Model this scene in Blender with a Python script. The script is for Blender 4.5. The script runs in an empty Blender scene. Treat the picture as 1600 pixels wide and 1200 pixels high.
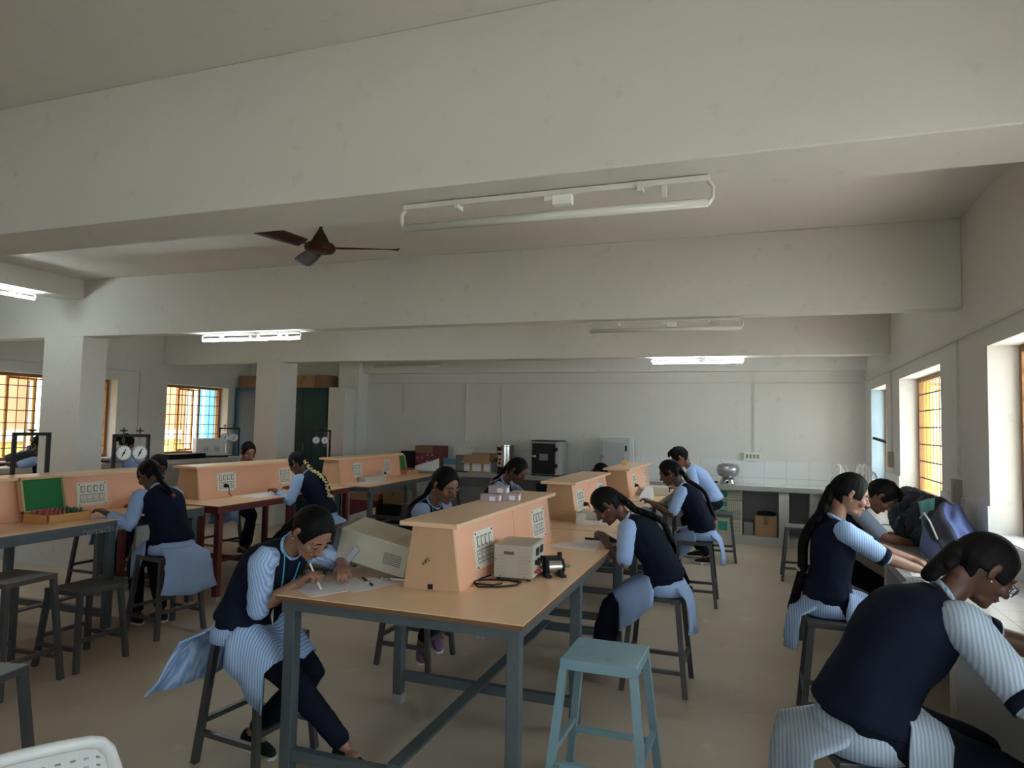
import bpy, bmesh, math, random
from mathutils import Vector, Matrix
import numpy as np
random.seed(7)
C = bpy.context.scene.collection
scn = bpy.context.scene
R = math.radians

# ------------------------------------------------------------------ camera, sky, sun, exposure
def look(yaw, pitch, roll):
    y, p, r = R(yaw), R(pitch), R(roll)
    f = Vector((-math.sin(y) * math.cos(p), math.cos(y) * math.cos(p), math.sin(p)))
    r0 = Vector((math.cos(y), math.sin(y), 0)); u0 = r0.cross(f)
    rr = r0 * math.cos(r) + u0 * math.sin(r); uu = -r0 * math.sin(r) + u0 * math.cos(r)
    m = Matrix((rr, uu, -f)).transposed().to_4x4()
    m.translation = Vector((0, 0, 1.6))
    return m
cd = bpy.data.cameras.new('camera'); cam = bpy.data.objects.new('camera', cd); C.objects.link(cam)
cd.sensor_fit = 'HORIZONTAL'; cd.sensor_width = 36; cd.lens = 36 * 1083.4 / 1600
cd.clip_start = .05; cd.clip_end = 200
cam.matrix_world = look(20.01, 3.35, 1.185)
scn.camera = cam
w = bpy.data.worlds.new('sky'); scn.world = w; w.use_nodes = True
bg = w.node_tree.nodes['Background']
bg.inputs['Color'].default_value = (.75, .90, 1, 1); bg.inputs['Strength'].default_value = 3.3
sd = bpy.data.lights.new('sun', 'SUN'); sd.energy = 9; sd.angle = R(1.5); sd.color = (1, .95, .86)
so = bpy.data.objects.new('sun', sd); C.objects.link(so); so.rotation_euler = (R(6), R(20), 0)
scn.view_settings.view_transform = 'Standard'; scn.view_settings.look = 'None'
scn.view_settings.exposure = 1.64; scn.view_settings.gamma = 1
scn.cycles.max_bounces = 10; scn.cycles.diffuse_bounces = 7; scn.cycles.use_denoising = True
scn.cycles.sample_clamp_indirect = 6; scn.cycles.caustics_reflective = False; scn.cycles.caustics_refractive = False
def portal(name, x, y0, y1, z0, z1, d):        # daylight portals: sampling only, in the window openings
    l = bpy.data.lights.new(name, 'AREA'); l.shape = 'RECTANGLE'; l.size = z1 - z0; l.size_y = y1 - y0
    l.cycles.is_portal = True
    o = bpy.data.objects.new(name, l); C.objects.link(o)
    o.location = (x, (y0 + y1) / 2, (z0 + z1) / 2); o.rotation_euler = (0, R(-90) if d > 0 else R(90), 0)
XR, XL, YB, YF, ZC = 1.33, -9.3, 10.8, -3.6, 3.15
WR = [(9.04, 10.28), (6.39, 8.19), (3.34, 5.14), (.3, 2.1)]
WL = [(8.84, 10.24), (5.9, 7.9), (2.9, 4.6)]  # the last lies out of view, sized for the light it lets in
WZ0, WZ1 = .98, 2.16
for a, b in WR: portal('daylight_portal', XR + .3, a, b, WZ0, WZ1, -1)
for a, b in WL: portal('daylight_portal', XL - .3, a, b, WZ0, WZ1, 1)

l = bpy.data.lights.new('daylight_portal', 'AREA'); l.shape = 'RECTANGLE'; l.size = 2.4; l.size_y = WZ1 - WZ0; l.cycles.is_portal = True
o = bpy.data.objects.new('daylight_portal', l); C.objects.link(o); o.location = (-.4, YF - .3, (WZ0 + WZ1) / 2); o.rotation_euler = (R(90), 0, 0)

# ------------------------------------------------------------------ materials
MT = {}
def mat(name, col, rough=.6, metal=0, noise=.12, nscale=6, bump=0, emit=0, alpha=1, trans=0, spec=.5):
    if name in MT: return MT[name]
    m = bpy.data.materials.new(name); m.use_nodes = True; nt = m.node_tree; b = nt.nodes['Principled BSDF']
    b.inputs['Roughness'].default_value = rough; b.inputs['Metallic'].default_value = metal
    b.inputs['Specular IOR Level'].default_value = spec
    c = (*col, 1)
    b.inputs['Base Color'].default_value = c
    if trans: b.inputs['Transmission Weight'].default_value = trans; b.inputs['IOR'].default_value = 1.3
    if alpha < 1: b.inputs['Alpha'].default_value = alpha
    if emit:
        b.inputs['Emission Color'].default_value = c; b.inputs['Emission Strength'].default_value = emit
    if noise or bump:
        tc = nt.nodes.new('ShaderNodeTexCoord'); n = nt.nodes.new('ShaderNodeTexNoise')
        n.inputs['Scale'].default_value = nscale; n.inputs['Detail'].default_value = 5
        nt.links.new(tc.outputs['Object'], n.inputs['Vector'])
        if noise:
            r = nt.nodes.new('ShaderNodeMixRGB')
            r.inputs['Color1'].default_value = tuple(x * (1 - noise) for x in col) + (1,)
            r.inputs['Color2'].default_value = tuple(min(1, x * (1 + noise)) for x in col) + (1,)
            nt.links.new(n.outputs['Fac'], r.inputs['Fac']); nt.links.new(r.outputs['Color'], b.inputs['Base Color'])
        if bump:
            bp = nt.nodes.new('ShaderNodeBump'); bp.inputs['Strength'].default_value = bump; bp.inputs['Distance'].default_value = .01
            nt.links.new(n.outputs['Fac'], bp.inputs['Height']); nt.links.new(bp.outputs['Normal'], b.inputs['Normal'])
    MT[name] = m; return m
def stripes(name, c1, c2, scale, axis='X'):
    m = mat(name, c1, .8, 0, 0); nt = m.node_tree; b = nt.nodes['Principled BSDF']
    tc = nt.nodes.new('ShaderNodeTexCoord'); wv = nt.nodes.new('ShaderNodeTexWave'); wv.bands_direction = axis
    wv.inputs['Scale'].default_value = scale; wv.inputs['Distortion'].default_value = .6; wv.inputs['Detail'].default_value = 1
    mx = nt.nodes.new('ShaderNodeMixRGB'); mx.inputs[1].default_value = (*c1, 1); mx.inputs[2].default_value = (*c2, 1)
    nt.links.new(tc.outputs['Object'], wv.inputs['Vector']); nt.links.new(wv.outputs['Fac'], mx.inputs[0])
    nt.links.new(mx.outputs[0], b.inputs['Base Color']); return m
def layered(name, c1, c2, c3, s1, s2, rough, bump=.1, t=(.35, .65)):
    """a base colour with broad worn patches and fine specks"""
    m = mat(name, c1, rough, 0, 0); nt = m.node_tree; b = nt.nodes['Principled BSDF']
    tc = nt.nodes.new('ShaderNodeTexCoord')
    def nz(s, det=6, ro=.6):
        n = nt.nodes.new('ShaderNodeTexNoise'); n.inputs['Scale'].default_value = s; n.inputs['Detail'].default_value = det
        n.inputs['Roughness'].default_value = ro
        nt.links.new(tc.outputs['Object'], n.inputs['Vector']); return n
    def rmp(n, a, z):
        r = nt.nodes.new('ShaderNodeValToRGB'); r.color_ramp.elements[0].position = a; r.color_ramp.elements[1].position = z
        nt.links.new(n.outputs['Fac'], r.inputs['Fac']); return r
    a = rmp(nz(s1), *t); z = rmp(nz(s2, 3), .62, .75)
    m1 = nt.nodes.new('ShaderNodeMixRGB'); m1.inputs[1].default_value = (*c1, 1); m1.inputs[2].default_value = (*c2, 1)
    nt.links.new(a.outputs[0], m1.inputs[0])
    m2 = nt.nodes.new('ShaderNodeMixRGB'); m2.inputs[2].default_value = (*c3, 1)
    nt.links.new(z.outputs[0], m2.inputs[0]); nt.links.new(m1.outputs[0], m2.inputs[1]); nt.links.new(m2.outputs[0], b.inputs['Base Color'])
    bp = nt.nodes.new('ShaderNodeBump'); bp.inputs['Strength'].default_value = bump; bp.inputs['Distance'].default_value = .004
    n3 = nz(60, 4); nt.links.new(n3.outputs['Fac'], bp.inputs['Height']); nt.links.new(bp.outputs['Normal'], b.inputs['Normal'])
    return m
def wood(name, c1, c2, sc=(1, 1, 12), rough=.42):
    m = mat(name, c1, rough, 0, 0); nt = m.node_tree; b = nt.nodes['Principled BSDF']
    tc = nt.nodes.new('ShaderNodeTexCoord'); mp = nt.nodes.new('ShaderNodeMapping'); mp.inputs['Scale'].default_value = sc
    n = nt.nodes.new('ShaderNodeTexNoise'); n.inputs['Scale'].default_value = 2.2; n.inputs['Detail'].default_value = 8; n.inputs['Distortion'].default_value = .6
    mx = nt.nodes.new('ShaderNodeMixRGB'); mx.inputs[1].default_value = (*c1, 1); mx.inputs[2].default_value = (*c2, 1)
    nt.links.new(tc.outputs['Object'], mp.inputs[0]); nt.links.new(mp.outputs[0], n.inputs[0]); nt.links.new(n.outputs['Fac'], mx.inputs[0])
    nt.links.new(mx.outputs[0], b.inputs['Base Color']); return m
def tiles(name, c, g, sx, sz, rough=.25):
    m = mat(name, c, rough, 0, 0); nt = m.node_tree; b = nt.nodes['Principled BSDF']
    geo = nt.nodes.new('ShaderNodeNewGeometry'); sep = nt.nodes.new('ShaderNodeSeparateXYZ')
    nt.links.new(geo.outputs['Position'], sep.inputs[0])
    def line(o, s):
        a = nt.nodes.new('ShaderNodeMath'); a.operation = 'MULTIPLY'; a.inputs[1].default_value = 1 / s; nt.links.new(o, a.inputs[0])
        f = nt.nodes.new('ShaderNodeMath'); f.operation = 'FRACT'; nt.links.new(a.outputs[0], f.inputs[0])
        l = nt.nodes.new('ShaderNodeMath'); l.operation = 'LESS_THAN'; l.inputs[1].default_value = .004 / s; nt.links.new(f.outputs[0], l.inputs[0]); return l.outputs[0]
    mxx = None
    for o, s in ((sep.outputs[0], sx), (sep.outputs[1], sx), (sep.outputs[2], sz)):
        l = line(o, s)
        if mxx is None: mxx = l
        else:
            q = nt.nodes.new('ShaderNodeMath'); q.operation = 'MAXIMUM'; nt.links.new(mxx, q.inputs[0]); nt.links.new(l, q.inputs[1]); mxx = q.outputs[0]
    mx = nt.nodes.new('ShaderNodeMixRGB'); mx.inputs[1].default_value = (*c, 1); mx.inputs[2].default_value = (*g, 1)
    nt.links.new(mxx, mx.inputs[0]); nt.links.new(mx.outputs[0], b.inputs['Base Color']); return m

WALL = layered('wall_paint', (.67, .66, .62), (.61, .60, .565), (.58, .565, .53), .7, 9, .85, .12, (.3, .75))
CEIL = layered('ceiling_paint', (.70, .68, .64), (.62, .60, .56), (.60, .57, .53), .8, 14, .9, .1, (.3, .8))
FLOOR = layered('cement_floor', (.52, .44, .34), (.44, .37, .29), (.56, .50, .42), .9, 5, .55, .12, (.3, .7))
TILE = tiles('white_tile', (.70, .71, .70), (.38, .38, .36), .30, .30)
TILES = tiles('white_counter_tile', (.66, .65, .62), (.35, .34, .32), .20, 7, .12)
PLASTER = layered('pier_plaster', (.52, .51, .49), (.44, .43, .41), (.36, .34, .31), 1.4, 11, .8)
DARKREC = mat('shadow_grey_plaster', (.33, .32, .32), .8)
TOPW = wood('laminate_tan', (.88, .61, .385), (.78, .51, .30), (6, 1, 1), .28)
TOPE = mat('laminate_edge', (.18, .085, .035), .4)
RISER = wood('laminate_pink_beech', (.86, .46, .29), (.76, .40, .245), (1, 1, .35), .4)
RISEND = wood('laminate_beech', (.62, .40, .24), (.53, .33, .19), (3, 3, .4), .4)
STEEL = mat('grey_painted_steel', (.095, .115, .125), .42, .2, .2, 9)
REDST = mat('maroon_painted_steel', (.13, .022, .022), .45, .1, .2, 9)
DST = layered('dark_stool_steel', (.048, .05, .053), (.075, .075, .072), (.10, .06, .045), 3, 16, .4)
TEAL = layered('teal_paint', (.23, .36, .41), (.20, .33, .375), (.10, .085, .06), 4, 8, .38)
CREAM = mat('cream_enamel', (.50, .47, .36), .38, 0, .06)
IVORY = mat('ivory_plastic', (.72, .69, .58), .4, 0, .04)
WHT = mat('white_plastic', (.80, .80, .78), .35, 0, .03)
BLK = mat('black_plastic', (.011, .011, .013), .55, 0, 0, spec=.25)
DGR = mat('dark_green_enamel', (.014, .060, .066), .5, 0, .25, 3, spec=.25)
BLUCAB = mat('blue_enamel', (.018, .085, .15), .4, 0, .2, 3)
METAL = mat('bright_steel', (.62, .62, .60), .22, 1, 0)
GREYM = mat('dull_grey_metal', (.22, .23, .23), .4, .6, .1)
YEL = mat('yellow_window_paint', (.55, .30, .06), .45, 0, .1)
YBR = mat('brown_window_paint', (.26, .12, .035), .5, 0, .1)
BAR = mat('dark_grille_bar', (.10, .075, .055), .5, .2, 0)
GREEN = mat('green_felt', (.02, .17, .045), .85, 0, .15, 30)
BOXW = wood('orange_box_wood', (.62, .33, .11), (.50, .24, .07), (2, 10, 2), .4)
CARD = mat('cardboard', (.36, .22, .115), .8, 0, .12, 8)
CARDD = mat('brown_cardboard', (.22, .12, .07), .8, 0, .15, 8)
MAROON = mat('maroon_print', (.15, .025, .035), .6, 0, .2, 20)
PAPER = mat('paper', (.78, .77, .80), .8, 0, .03)
INK = mat('grey_ink', (.22, .22, .24), .7, 0, 0)
BRONZE = mat('brown_fan_enamel', (.05, .022, .012), .75, 0, .15, spec=.2)
GLASS = mat('dial_glass', (.75, .78, .76), .3, 0, .03)
TEALFB = mat('teal_cloth', (.14, .36, .37), .85, 0, .15, 12)
SKINS = {}
def skin(k):
    if k not in SKINS:
        c = {'d': (.105, .048, .030), 'm': (.20, .095, .058), 'l': (.29, .145, .09)}[k]
        SKINS[k] = mat('skin_' + k, c, .48, 0, .10, 14)
    return SKINS[k]
HAIR = mat('black_hair', (.006, .005, .005), .6, 0, .3, 40, 0, spec=.12)
NAVY = mat('navy_vest_cloth', (.009, .012, .026), .9, 0, .2, 18, .25, spec=.15)
NAVYT = mat('dark_trouser_cloth', (.007, .009, .018), .9, 0, .2, 14, .3, spec=.15)
SHIRT = stripes('blue_striped_cloth', (.22, .38, .68), (.50, .64, .86), 26, 'X')
SHIRTP = mat('pale_blue_cloth', (.32, .45, .72), .85, 0, .12, 10, .3)
LAN = mat('turquoise_lanyard', (.05, .42, .50), .7, 0, 0)
LIPM = mat('lip_brown', (.17, .055, .045), .5, 0, 0)
GOLD = mat('gold', (.75, .52, .2), .3, .9, 0)

# ------------------------------------------------------------------ mesh helpers
def newobj(name, data, parent=None, kind=None, group=None):
    o = bpy.data.objects.new(name, data); C.objects.link(o)
    if parent is not None: o.parent = parent
    if kind: o['kind'] = kind
    if group: o['group'] = group
    return o
def wloc(p):
    v = Vector((0, 0, 0))
    while p is not None: v = v + Vector(p.location); p = p.parent
    return v
def thing(name, label, cat, loc=(0, 0, 0), rotz=0, group=None):
    o = newobj(name, None); o.empty_display_size = .1
    o.location = loc; o.rotation_euler = (0, 0, rotz); o['label'] = label; o['category'] = cat
    if group: o['group'] = group
    return o
def tag(o, label, cat, group=None, kind=None):
    o['label'] = label; o['category'] = cat
    if group: o['group'] = group
    if kind: o['kind'] = kind
    return o
class MB:
    def __init__(s): s.v = []; s.f = []; s.m = []
    def add(s, vs, fs, mi=0):
        n = len(s.v); s.v += [tuple(v) for v in vs]; s.f += [tuple(i + n for i in f) for f in fs]; s.m += [mi] * len(fs); return s
    def bx(s, x0, x1, y0, y1, z0, z1, mi=0):
        vs = [(x, y, z) for z in (z0, z1) for y in (y0, y1) for x in (x0, x1)]
        return s.add(vs, [(0, 2, 3, 1), (4, 5, 7, 6), (0, 1, 5, 4), (2, 6, 7, 3), (0, 4, 6, 2), (1, 3, 7, 5)], mi)
    def hexa(s, b, t, mi=0):            # bottom four and top four corners, both counter-clockwise
        return s.add(list(b) + list(t), [(3, 2, 1, 0), (4, 5, 6, 7), (0, 1, 5, 4), (1, 2, 6, 5), (2, 3, 7, 6), (3, 0, 4, 7)], mi)
    def box(s, c, sz, rz=0, rx=0, ry=0, mi=0):
        m = Matrix.Translation(c) @ Matrix.Rotation(rz, 4, 'Z') @ Matrix.Rotation(ry, 4, 'Y') @ Matrix.Rotation(rx, 4, 'X')
        h = [d / 2 for d in sz]
        vs = [m @ Vector((x * h[0], y * h[1], z * h[2])) for z in (-1, 1) for y in (-1, 1) for x in (-1, 1)]
        return s.add(vs, [(0, 2, 3, 1), (4, 5, 7, 6), (0, 1, 5, 4), (2, 6, 7, 3), (0, 4, 6, 2), (1, 3, 7, 5)], mi)
    def bar(s, a, b, w, h=None, mi=0):   # square bar between two points
        a, b = Vector(a), Vector(b); h = h or w; d = (b - a).normalized()
        up = Vector((0, 0, 1)) if abs(d.z) < .9 else Vector((0, 1, 0))
        x = d.cross(up).normalized(); y = x.cross(d)
        q = lambda p: [p - x * w / 2 - y * h / 2, p + x * w / 2 - y * h / 2, p + x * w / 2 + y * h / 2, p - x * w / 2 + y * h / 2]
        return s.add(q(a) + q(b), [(3, 2, 1, 0), (4, 5, 6, 7), (0, 1, 5, 4), (1, 2, 6, 5), (2, 3, 7, 6), (3, 0, 4, 7)], mi)
    def rings(s, rs, mi=0, cap=True, close=True):
        n = len(rs[0]); vs = [p for r in rs for p in r]; fs = []
        for i in range(len(rs) - 1):
            for j in range(n if close else n - 1):
                k = (j + 1) % n; fs.append((i * n + j, i * n + k, (i + 1) * n + k, (i + 1) * n + j))
        if cap: fs.append(tuple(reversed(range(n)))); fs.append(tuple((len(rs) - 1) * n + j for j in range(n)))
        return s.add(vs, fs, mi)
    def cyl(s, a, b, r, seg=16, r2=None, mi=0):
        a, b = Vector(a), Vector(b); d = (b - a).normalized(); r2 = r if r2 is None else r2
        x = d.orthogonal().normalized(); y = d.cross(x)
        rg = lambda p, q: [p + x * q * math.cos(2 * math.pi * j / seg) + y * q * math.sin(2 * math.pi * j / seg) for j in range(seg)]
        return s.rings([rg(a, r), rg(b, r2)], mi)
    def tube(s, pts, rad, seg=12, mi=0, rnd=True, flat=1, ref=None):
        """a round-ended tube through points with a radius each; flat<1 squeezes it across ref"""
        P = [Vector(p) for p in pts]; n = len(P); rr = list(rad) if hasattr(rad, '__len__') else [rad] * n
        T = [(P[min(i + 1, n - 1)] - P[max(i - 1, 0)]).normalized() for i in range(n)]
        x = (Vector(ref) - T[0] * Vector(ref).dot(T[0])).normalized() if ref is not None else T[0].orthogonal().normalized()
        out = []
        def ring(p, t, x, r):
            y = t.cross(x); return [p + x * r * flat * math.cos(2 * math.pi * j / seg) + y * r * math.sin(2 * math.pi * j / seg) for j in range(seg)]
        for i in range(n):
            x = (x - T[i] * x.dot(T[i])).normalized()
            if i == 0 and rnd:
                for a in (80, 55, 28): out.append(ring(P[0] - T[0] * rr[0] * math.sin(R(a)), T[0], x, rr[0] * math.cos(R(a))))
            out.append(ring(P[i], T[i], x, rr[i]))
            if i == n - 1 and rnd:
                for a in (28, 55, 80): out.append(ring(P[i] + T[i] * rr[i] * math.sin(R(a)), T[i], x, rr[i] * math.cos(R(a))))
        return s.rings(out, mi)
    def lathe(s, c, prof, seg=24, mi=0, ax=(0, 0, 1)):
        c = Vector(c); d = Vector(ax).normalized(); x = d.orthogonal().normalized(); y = d.cross(x)
        return s.rings([[c + d * h + x * r * math.cos(2 * math.pi * j / seg) + y * r * math.sin(2 * math.pi * j / seg) for j in range(seg)] for r, h in prof], mi)
    def ell(s, c, ax, fr=None, seg=16, nr=10, mi=0):
        c = Vector(c); X, Y, Z = fr or (Vector((1, 0, 0)), Vector((0, 1, 0)), Vector((0, 0, 1)))
        rs = []
        for i in range(nr + 1):
            t = math.pi * (i + .12) / (nr + .24)
            rs.append([c + X * ax[0] * math.sin(t) * math.cos(2 * math.pi * j / seg) + Y * ax[1] * math.sin(t) * math.sin(2 * math.pi * j / seg) - Z * ax[2] * math.cos(t) for j in range(seg)])
        return s.rings(rs, mi)
    def sheet(s, g, th, mi=0):           # a grid of points given a thickness
        nu, nv = len(g), len(g[0]); P = [[Vector(p) for p in r] for r in g]; top = []; bot = []
        for i in range(nu):
            for j in range(nv):
                a = P[min(i + 1, nu - 1)][j] - P[max(i - 1, 0)][j]; b = P[i][min(j + 1, nv - 1)] - P[i][max(j - 1, 0)]
                n = a.cross(b); n = n.normalized() if n.length > 1e-9 else Vector((0, 0, 1))
                top.append(P[i][j] + n * th / 2); bot.append(P[i][j] - n * th / 2)
        N = nu * nv; fs = []; q = lambda i, j: i * nv + j
        for i in range(nu - 1):
            for j in range(nv - 1):
                fs.append((q(i, j), q(i + 1, j), q(i + 1, j + 1), q(i, j + 1))); fs.append((N + q(i, j), N + q(i, j + 1), N + q(i + 1, j + 1), N + q(i + 1, j)))
        ed = [q(i, 0) for i in range(nu)] + [q(nu - 1, j) for j in range(1, nv)] + [q(i, nv - 1) for i in range(nu - 2, -1, -1)] + [q(0, j) for j in range(nv - 2, 0, -1)]
        for k in range(len(ed)):
            a, b = ed[k], ed[(k + 1) % len(ed)]; fs.append((b, a, a + N, b + N))
        return s.add(top + bot, fs, mi)
    def build(s, name, mats, parent=None, local=False, bevel=0, smooth=False, kind=None, vox=0, sub=0, sm=0):
        if not isinstance(mats, (list, tuple)): mats = [mats]
        vs = [Vector(v) for v in s.v]; off = Vector((0, 0, 0))
        if not local:
            if parent is not None: off = wloc(parent)
            else:
                xs = [v.x for v in vs]; ys = [v.y for v in vs]; off = Vector(((min(xs) + max(xs)) / 2, (min(ys) + max(ys)) / 2, min(v.z for v in vs)))
        me = bpy.data.meshes.new(name); me.from_pydata([tuple(v - off) for v in vs], [], s.f)
        for m in mats: me.materials.append(m)
        if len(mats) > 1: me.polygons.foreach_set('material_index', s.m)
        bm = bmesh.new(); bm.from_mesh(me); bmesh.ops.recalc_face_normals(bm, faces=bm.faces); bm.to_mesh(me); bm.free()
        if smooth or vox: me.polygons.foreach_set('use_smooth', [True] * len(me.polygons))
        me.update()
        o = newobj(name, me, parent, kind)
        if parent is None and not local: o.location = off
        if bevel:
            b = o.modifiers.new('bevel', 'BEVEL'); b.width = bevel; b.segments = 2; b.limit_method = 'ANGLE'; b.angle_limit = R(40)
        if vox:
            r = o.modifiers.new('remesh', 'REMESH'); r.mode = 'VOXEL'; r.voxel_size = vox; r.use_smooth_shade = True
            if sm: q = o.modifiers.new('smooth', 'SMOOTH'); q.factor = .5; q.iterations = sm
        if sub:
            q = o.modifiers.new('sub', 'SUBSURF'); q.levels = sub; q.render_levels = sub
        return o
def dup(root, loc, rotz, label=None, group=None):
    r = root.copy(); C.objects.link(r); r.location = loc; r.rotation_euler = (0, 0, rotz)
    if label: r['label'] = label
    if group: r['group'] = group
    for ch in list(root.children):
        c = ch.copy(); C.objects.link(c); c.parent = r
        for g in list(ch.children):
            d = g.copy(); C.objects.link(d); d.parent = c
    return r
def struct(mb, name, m, parent=None, **k):
    return mb.build(name, m, parent, kind='structure', **k)

# ------------------------------------------------------------------ the room shell
MB().add([(XL - .3, YF - .3, 0), (XR + .3, YF - .3, 0), (XR + .3, YB + .3, 0), (XL - .3, YB + .3, 0), (XL - .3, YF - .3, -.1), (XR + .3, YF - .3, -.1), (XR + .3, YB + .3, -.1), (XL - .3, YB + .3, -.1)],
         [(0, 1, 2, 3), (7, 6, 5, 4), (0, 4, 5, 1), (1, 5, 6, 2), (2, 6, 7, 3), (3, 7, 4, 0)])
f_ = MB().bx(XL - .3, XR + .3, YF - .3, YB + .3, -.12, 0); struct(f_, 'floor', FLOOR, local=True)
struct(MB().bx(XL - .3, XR + .3, YF - .3, YB + .3, ZC, ZC + .15), 'ceiling', CEIL, local=True)
def sidewall(name, x0, x1, wins):
    mb = MB(); ys = [YF - .3]
    mb.bx(x0, x1, YF - .3, YB + .3, 0, WZ0); mb.bx(x0, x1, YF - .3, YB + .3, WZ1, ZC)
    last = YF - .3
    for a, b in sorted(wins): mb.bx(x0, x1, last, a, WZ0, WZ1); last = b
    mb.bx(x0, x1, last, YB + .3, WZ0, WZ1)
    return struct(mb, name, WALL, local=True)
sidewall('wall_right', XR, XR + .3, WR); sidewall('wall_left', XL - .3, XL, WL)
struct(MB().bx(XL, XR, YB, YB + .3, 0, ZC), 'wall_back', WALL, local=True)
mb = MB().bx(XL, XR, YF - .3, YF, 0, WZ0).bx(XL, XR, YF - .3, YF, WZ1, ZC).bx(XL, -1.6, YF - .3, YF, WZ0, WZ1).bx(.8, XR, YF - .3, YF, WZ0, WZ1)  # opening behind the camera, added to let in fill light
struct(mb, 'wall_front', WALL, local=True)
# downstand beams and columns
def beam(n, x0, x1, y0, y1, z0, z1=ZC): struct(MB().bx(x0, x1, y0, y1, z0, z1), 'trim_%d' % n, WALL, local=True, bevel=.006)
beam(1, XL, XR, 2.34, 2.68, 2.50); beam(2, XL, XR, 5.70, 5.88, 2.50); beam(3, XL, XR, 8.72, 8.94, 2.48)
beam(4, -6.68, XR, 10.62, YB, 2.45); beam(5, -7.62, -7.3, 2.68, 5.70, 2.93)
beam(6, XL, XR, -1.0, -.7, 2.50)
beam(7, -7.9, -7.28, 5.702, 6.02, 0, 2.52); beam(8, -7.4, -6.97, 8.722, 9.16, 0, 2.5)
beam(9, -7.1, -6.68, 10.5, YB, 0, 2.9); beam(10, -7.09, -6.76, 10.2, 10.5, 0, 2.18)
# glazed tile dado and wall conduits
struct(MB().bx(-6.68, XR, YB - .012, YB, .8, 1.15), 'trim_11', TILE, local=True)
struct(MB().bx(XR - .012, XR, -3, YB - .012, .8, .975).bx(XR - .012, XR, 8.19, 9.04, .97, 1.15).bx(XR - .012, XR, 5.14, 6.39, .97, 1.15).bx(XR - .012, XR, 2.1, 3.34, .97, 1.15), 'trim_12', TILE, local=True)
CON = mat('conduit_ivory', (.55, .53, .48), .5)
mb = MB(); mb.bx(XR - .02, XR, -3, YB, 2.28, 2.30)
for y in (5.83, 8.62): mb.bx(XR - .018, XR, y - .011, y + .011, 1.3, 2.28)
mb.bx(-6.6, XR, YB - .02, YB, 2.275, 2.295)
for x, z in ((-.14, 1.28), (-4.10, 1.15), (-4.75, 1.3), (-5.95, 1.75)): mb.bx(x - .011, x + .011, YB - .018, YB, z, 2.275)
mb.bx(XL, XL + .02, -3, 8.3, 2.30, 2.32); mb.bx(XL, XL + .018, 8.28, 8.30, 1.3, 2.3)
struct(mb, 'trim_13', CON, local=True)
# chajja: unseen sunshades, added over the windows to block the sun
struct(MB().bx(XR + .3, XR + .65, YF, YB, 2.3, 2.38), 'trim_14', PLASTER, local=True)
struct(MB().bx(XL - .6, XL - .3, YF, YB, 2.3, 2.38), 'trim_15', PLASTER, local=True)
BLUEREV = mat('pale_blue_reveal', (.40, .55, .66), .7)
struct(MB().bx(XR + .005, XR + .2, 10.265, 10.28, WZ0, WZ1), 'trim_16', BLUEREV, local=True)

# ------------------------------------------------------------------ windows
def window(n, side, y0, y1):
    xr = XR if side > 0 else XL; s = side
    X = lambda d: xr + s * d
    def bx(mb, d0, d1, *a): a_, b_ = sorted((X(d0), X(d1))); mb.bx(a_, b_, *a)
    fr = MB(); t = .045
    bx(fr, .17, .235, y0, y1, WZ0, WZ0 + t); bx(fr, .17, .235, y0, y1, WZ1 - t, WZ1)
    bx(fr, .17, .235, y0, y0 + t, WZ0 + t, WZ1 - t); bx(fr, .17, .235, y1 - t, y1, WZ0 + t, WZ1 - t)
    root = struct(fr, 'window_%d' % n, YBR if s > 0 else YBR, local=True)
    g = MB(); k = int((y1 - y0) / (.118 if s < 0 else .125))
    for i in range(1, k):
        y = y0 + (y1 - y0) * i / k
        if s < 0: bx(g, .185, .193, y - .004, y + .004, WZ0 + t, WZ1 - t)
    for i in range(1, 7):
        z = WZ0 + (WZ1 - WZ0) * i / 7; bx(g, .180, .192, y0 + t, y1 - t, z - .006, z + .006)
    q = g.build('grille', BAR, root, local=True); q['kind'] = 'structure'
    if s > 0:
        g = MB()
        for i in range(1, k):
            y = y0 + (y1 - y0) * i / k; bx(g, .198, .210, y - .007, y + .007, WZ0 + t, WZ1 - t)
        q = g.build('upright_bars', YEL, root, local=True); q['kind'] = 'structure'
    # casement leaves, opened outwards
    nl = 4 if y1 - y0 > 1.5 else 3
    for i in range(nl):
        ya = y0 + (y1 - y0) * i / nl + .02; ang = 78 if i % 2 == 0 else 102
        lw = (y1 - y0) / nl - .05
        if s < 0 and i % 2 == 1: ang = 12
        a = R(ang); dx, dy = math.sin(a) * s, math.cos(a)
        base = Vector((X(.25), ya + (0 if i % 2 == 0 or s < 0 else lw), 0)); D = Vector((dx, dy, 0))
        c = MB()
        for z in (WZ0 + .06, WZ1 - .06): c.bar(base + Vector((0, 0, z)), base + D * lw + Vector((0, 0, z)), .03, .03)
        for e in (0, 1): c.bar(base + D * lw * e + Vector((0, 0, WZ0 + .05)), base + D * lw * e + Vector((0, 0, WZ1 - .05)), .03, .03)
        q = c.build('casement', YEL, root, local=True); q['kind'] = 'structure'
        p = MB().bar(base + D * .02 + Vector((0, 0, (WZ0 + WZ1) / 2)), base + D * (lw - .02) + Vector((0, 0, (WZ0 + WZ1) / 2)), .005, WZ1 - WZ0 - .14)
        q = p.build('pane', WGL, root, local=True); q['kind'] = 'structure'
    return root
WGL = mat('window_pane', (.85, .88, .88), .3, 0, .04, alpha=.10)
n = 1
for a, b in WR: window(n, 1, a, b); n += 1
for a, b in WL: window(n, -1, a, b); n += 1
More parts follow.
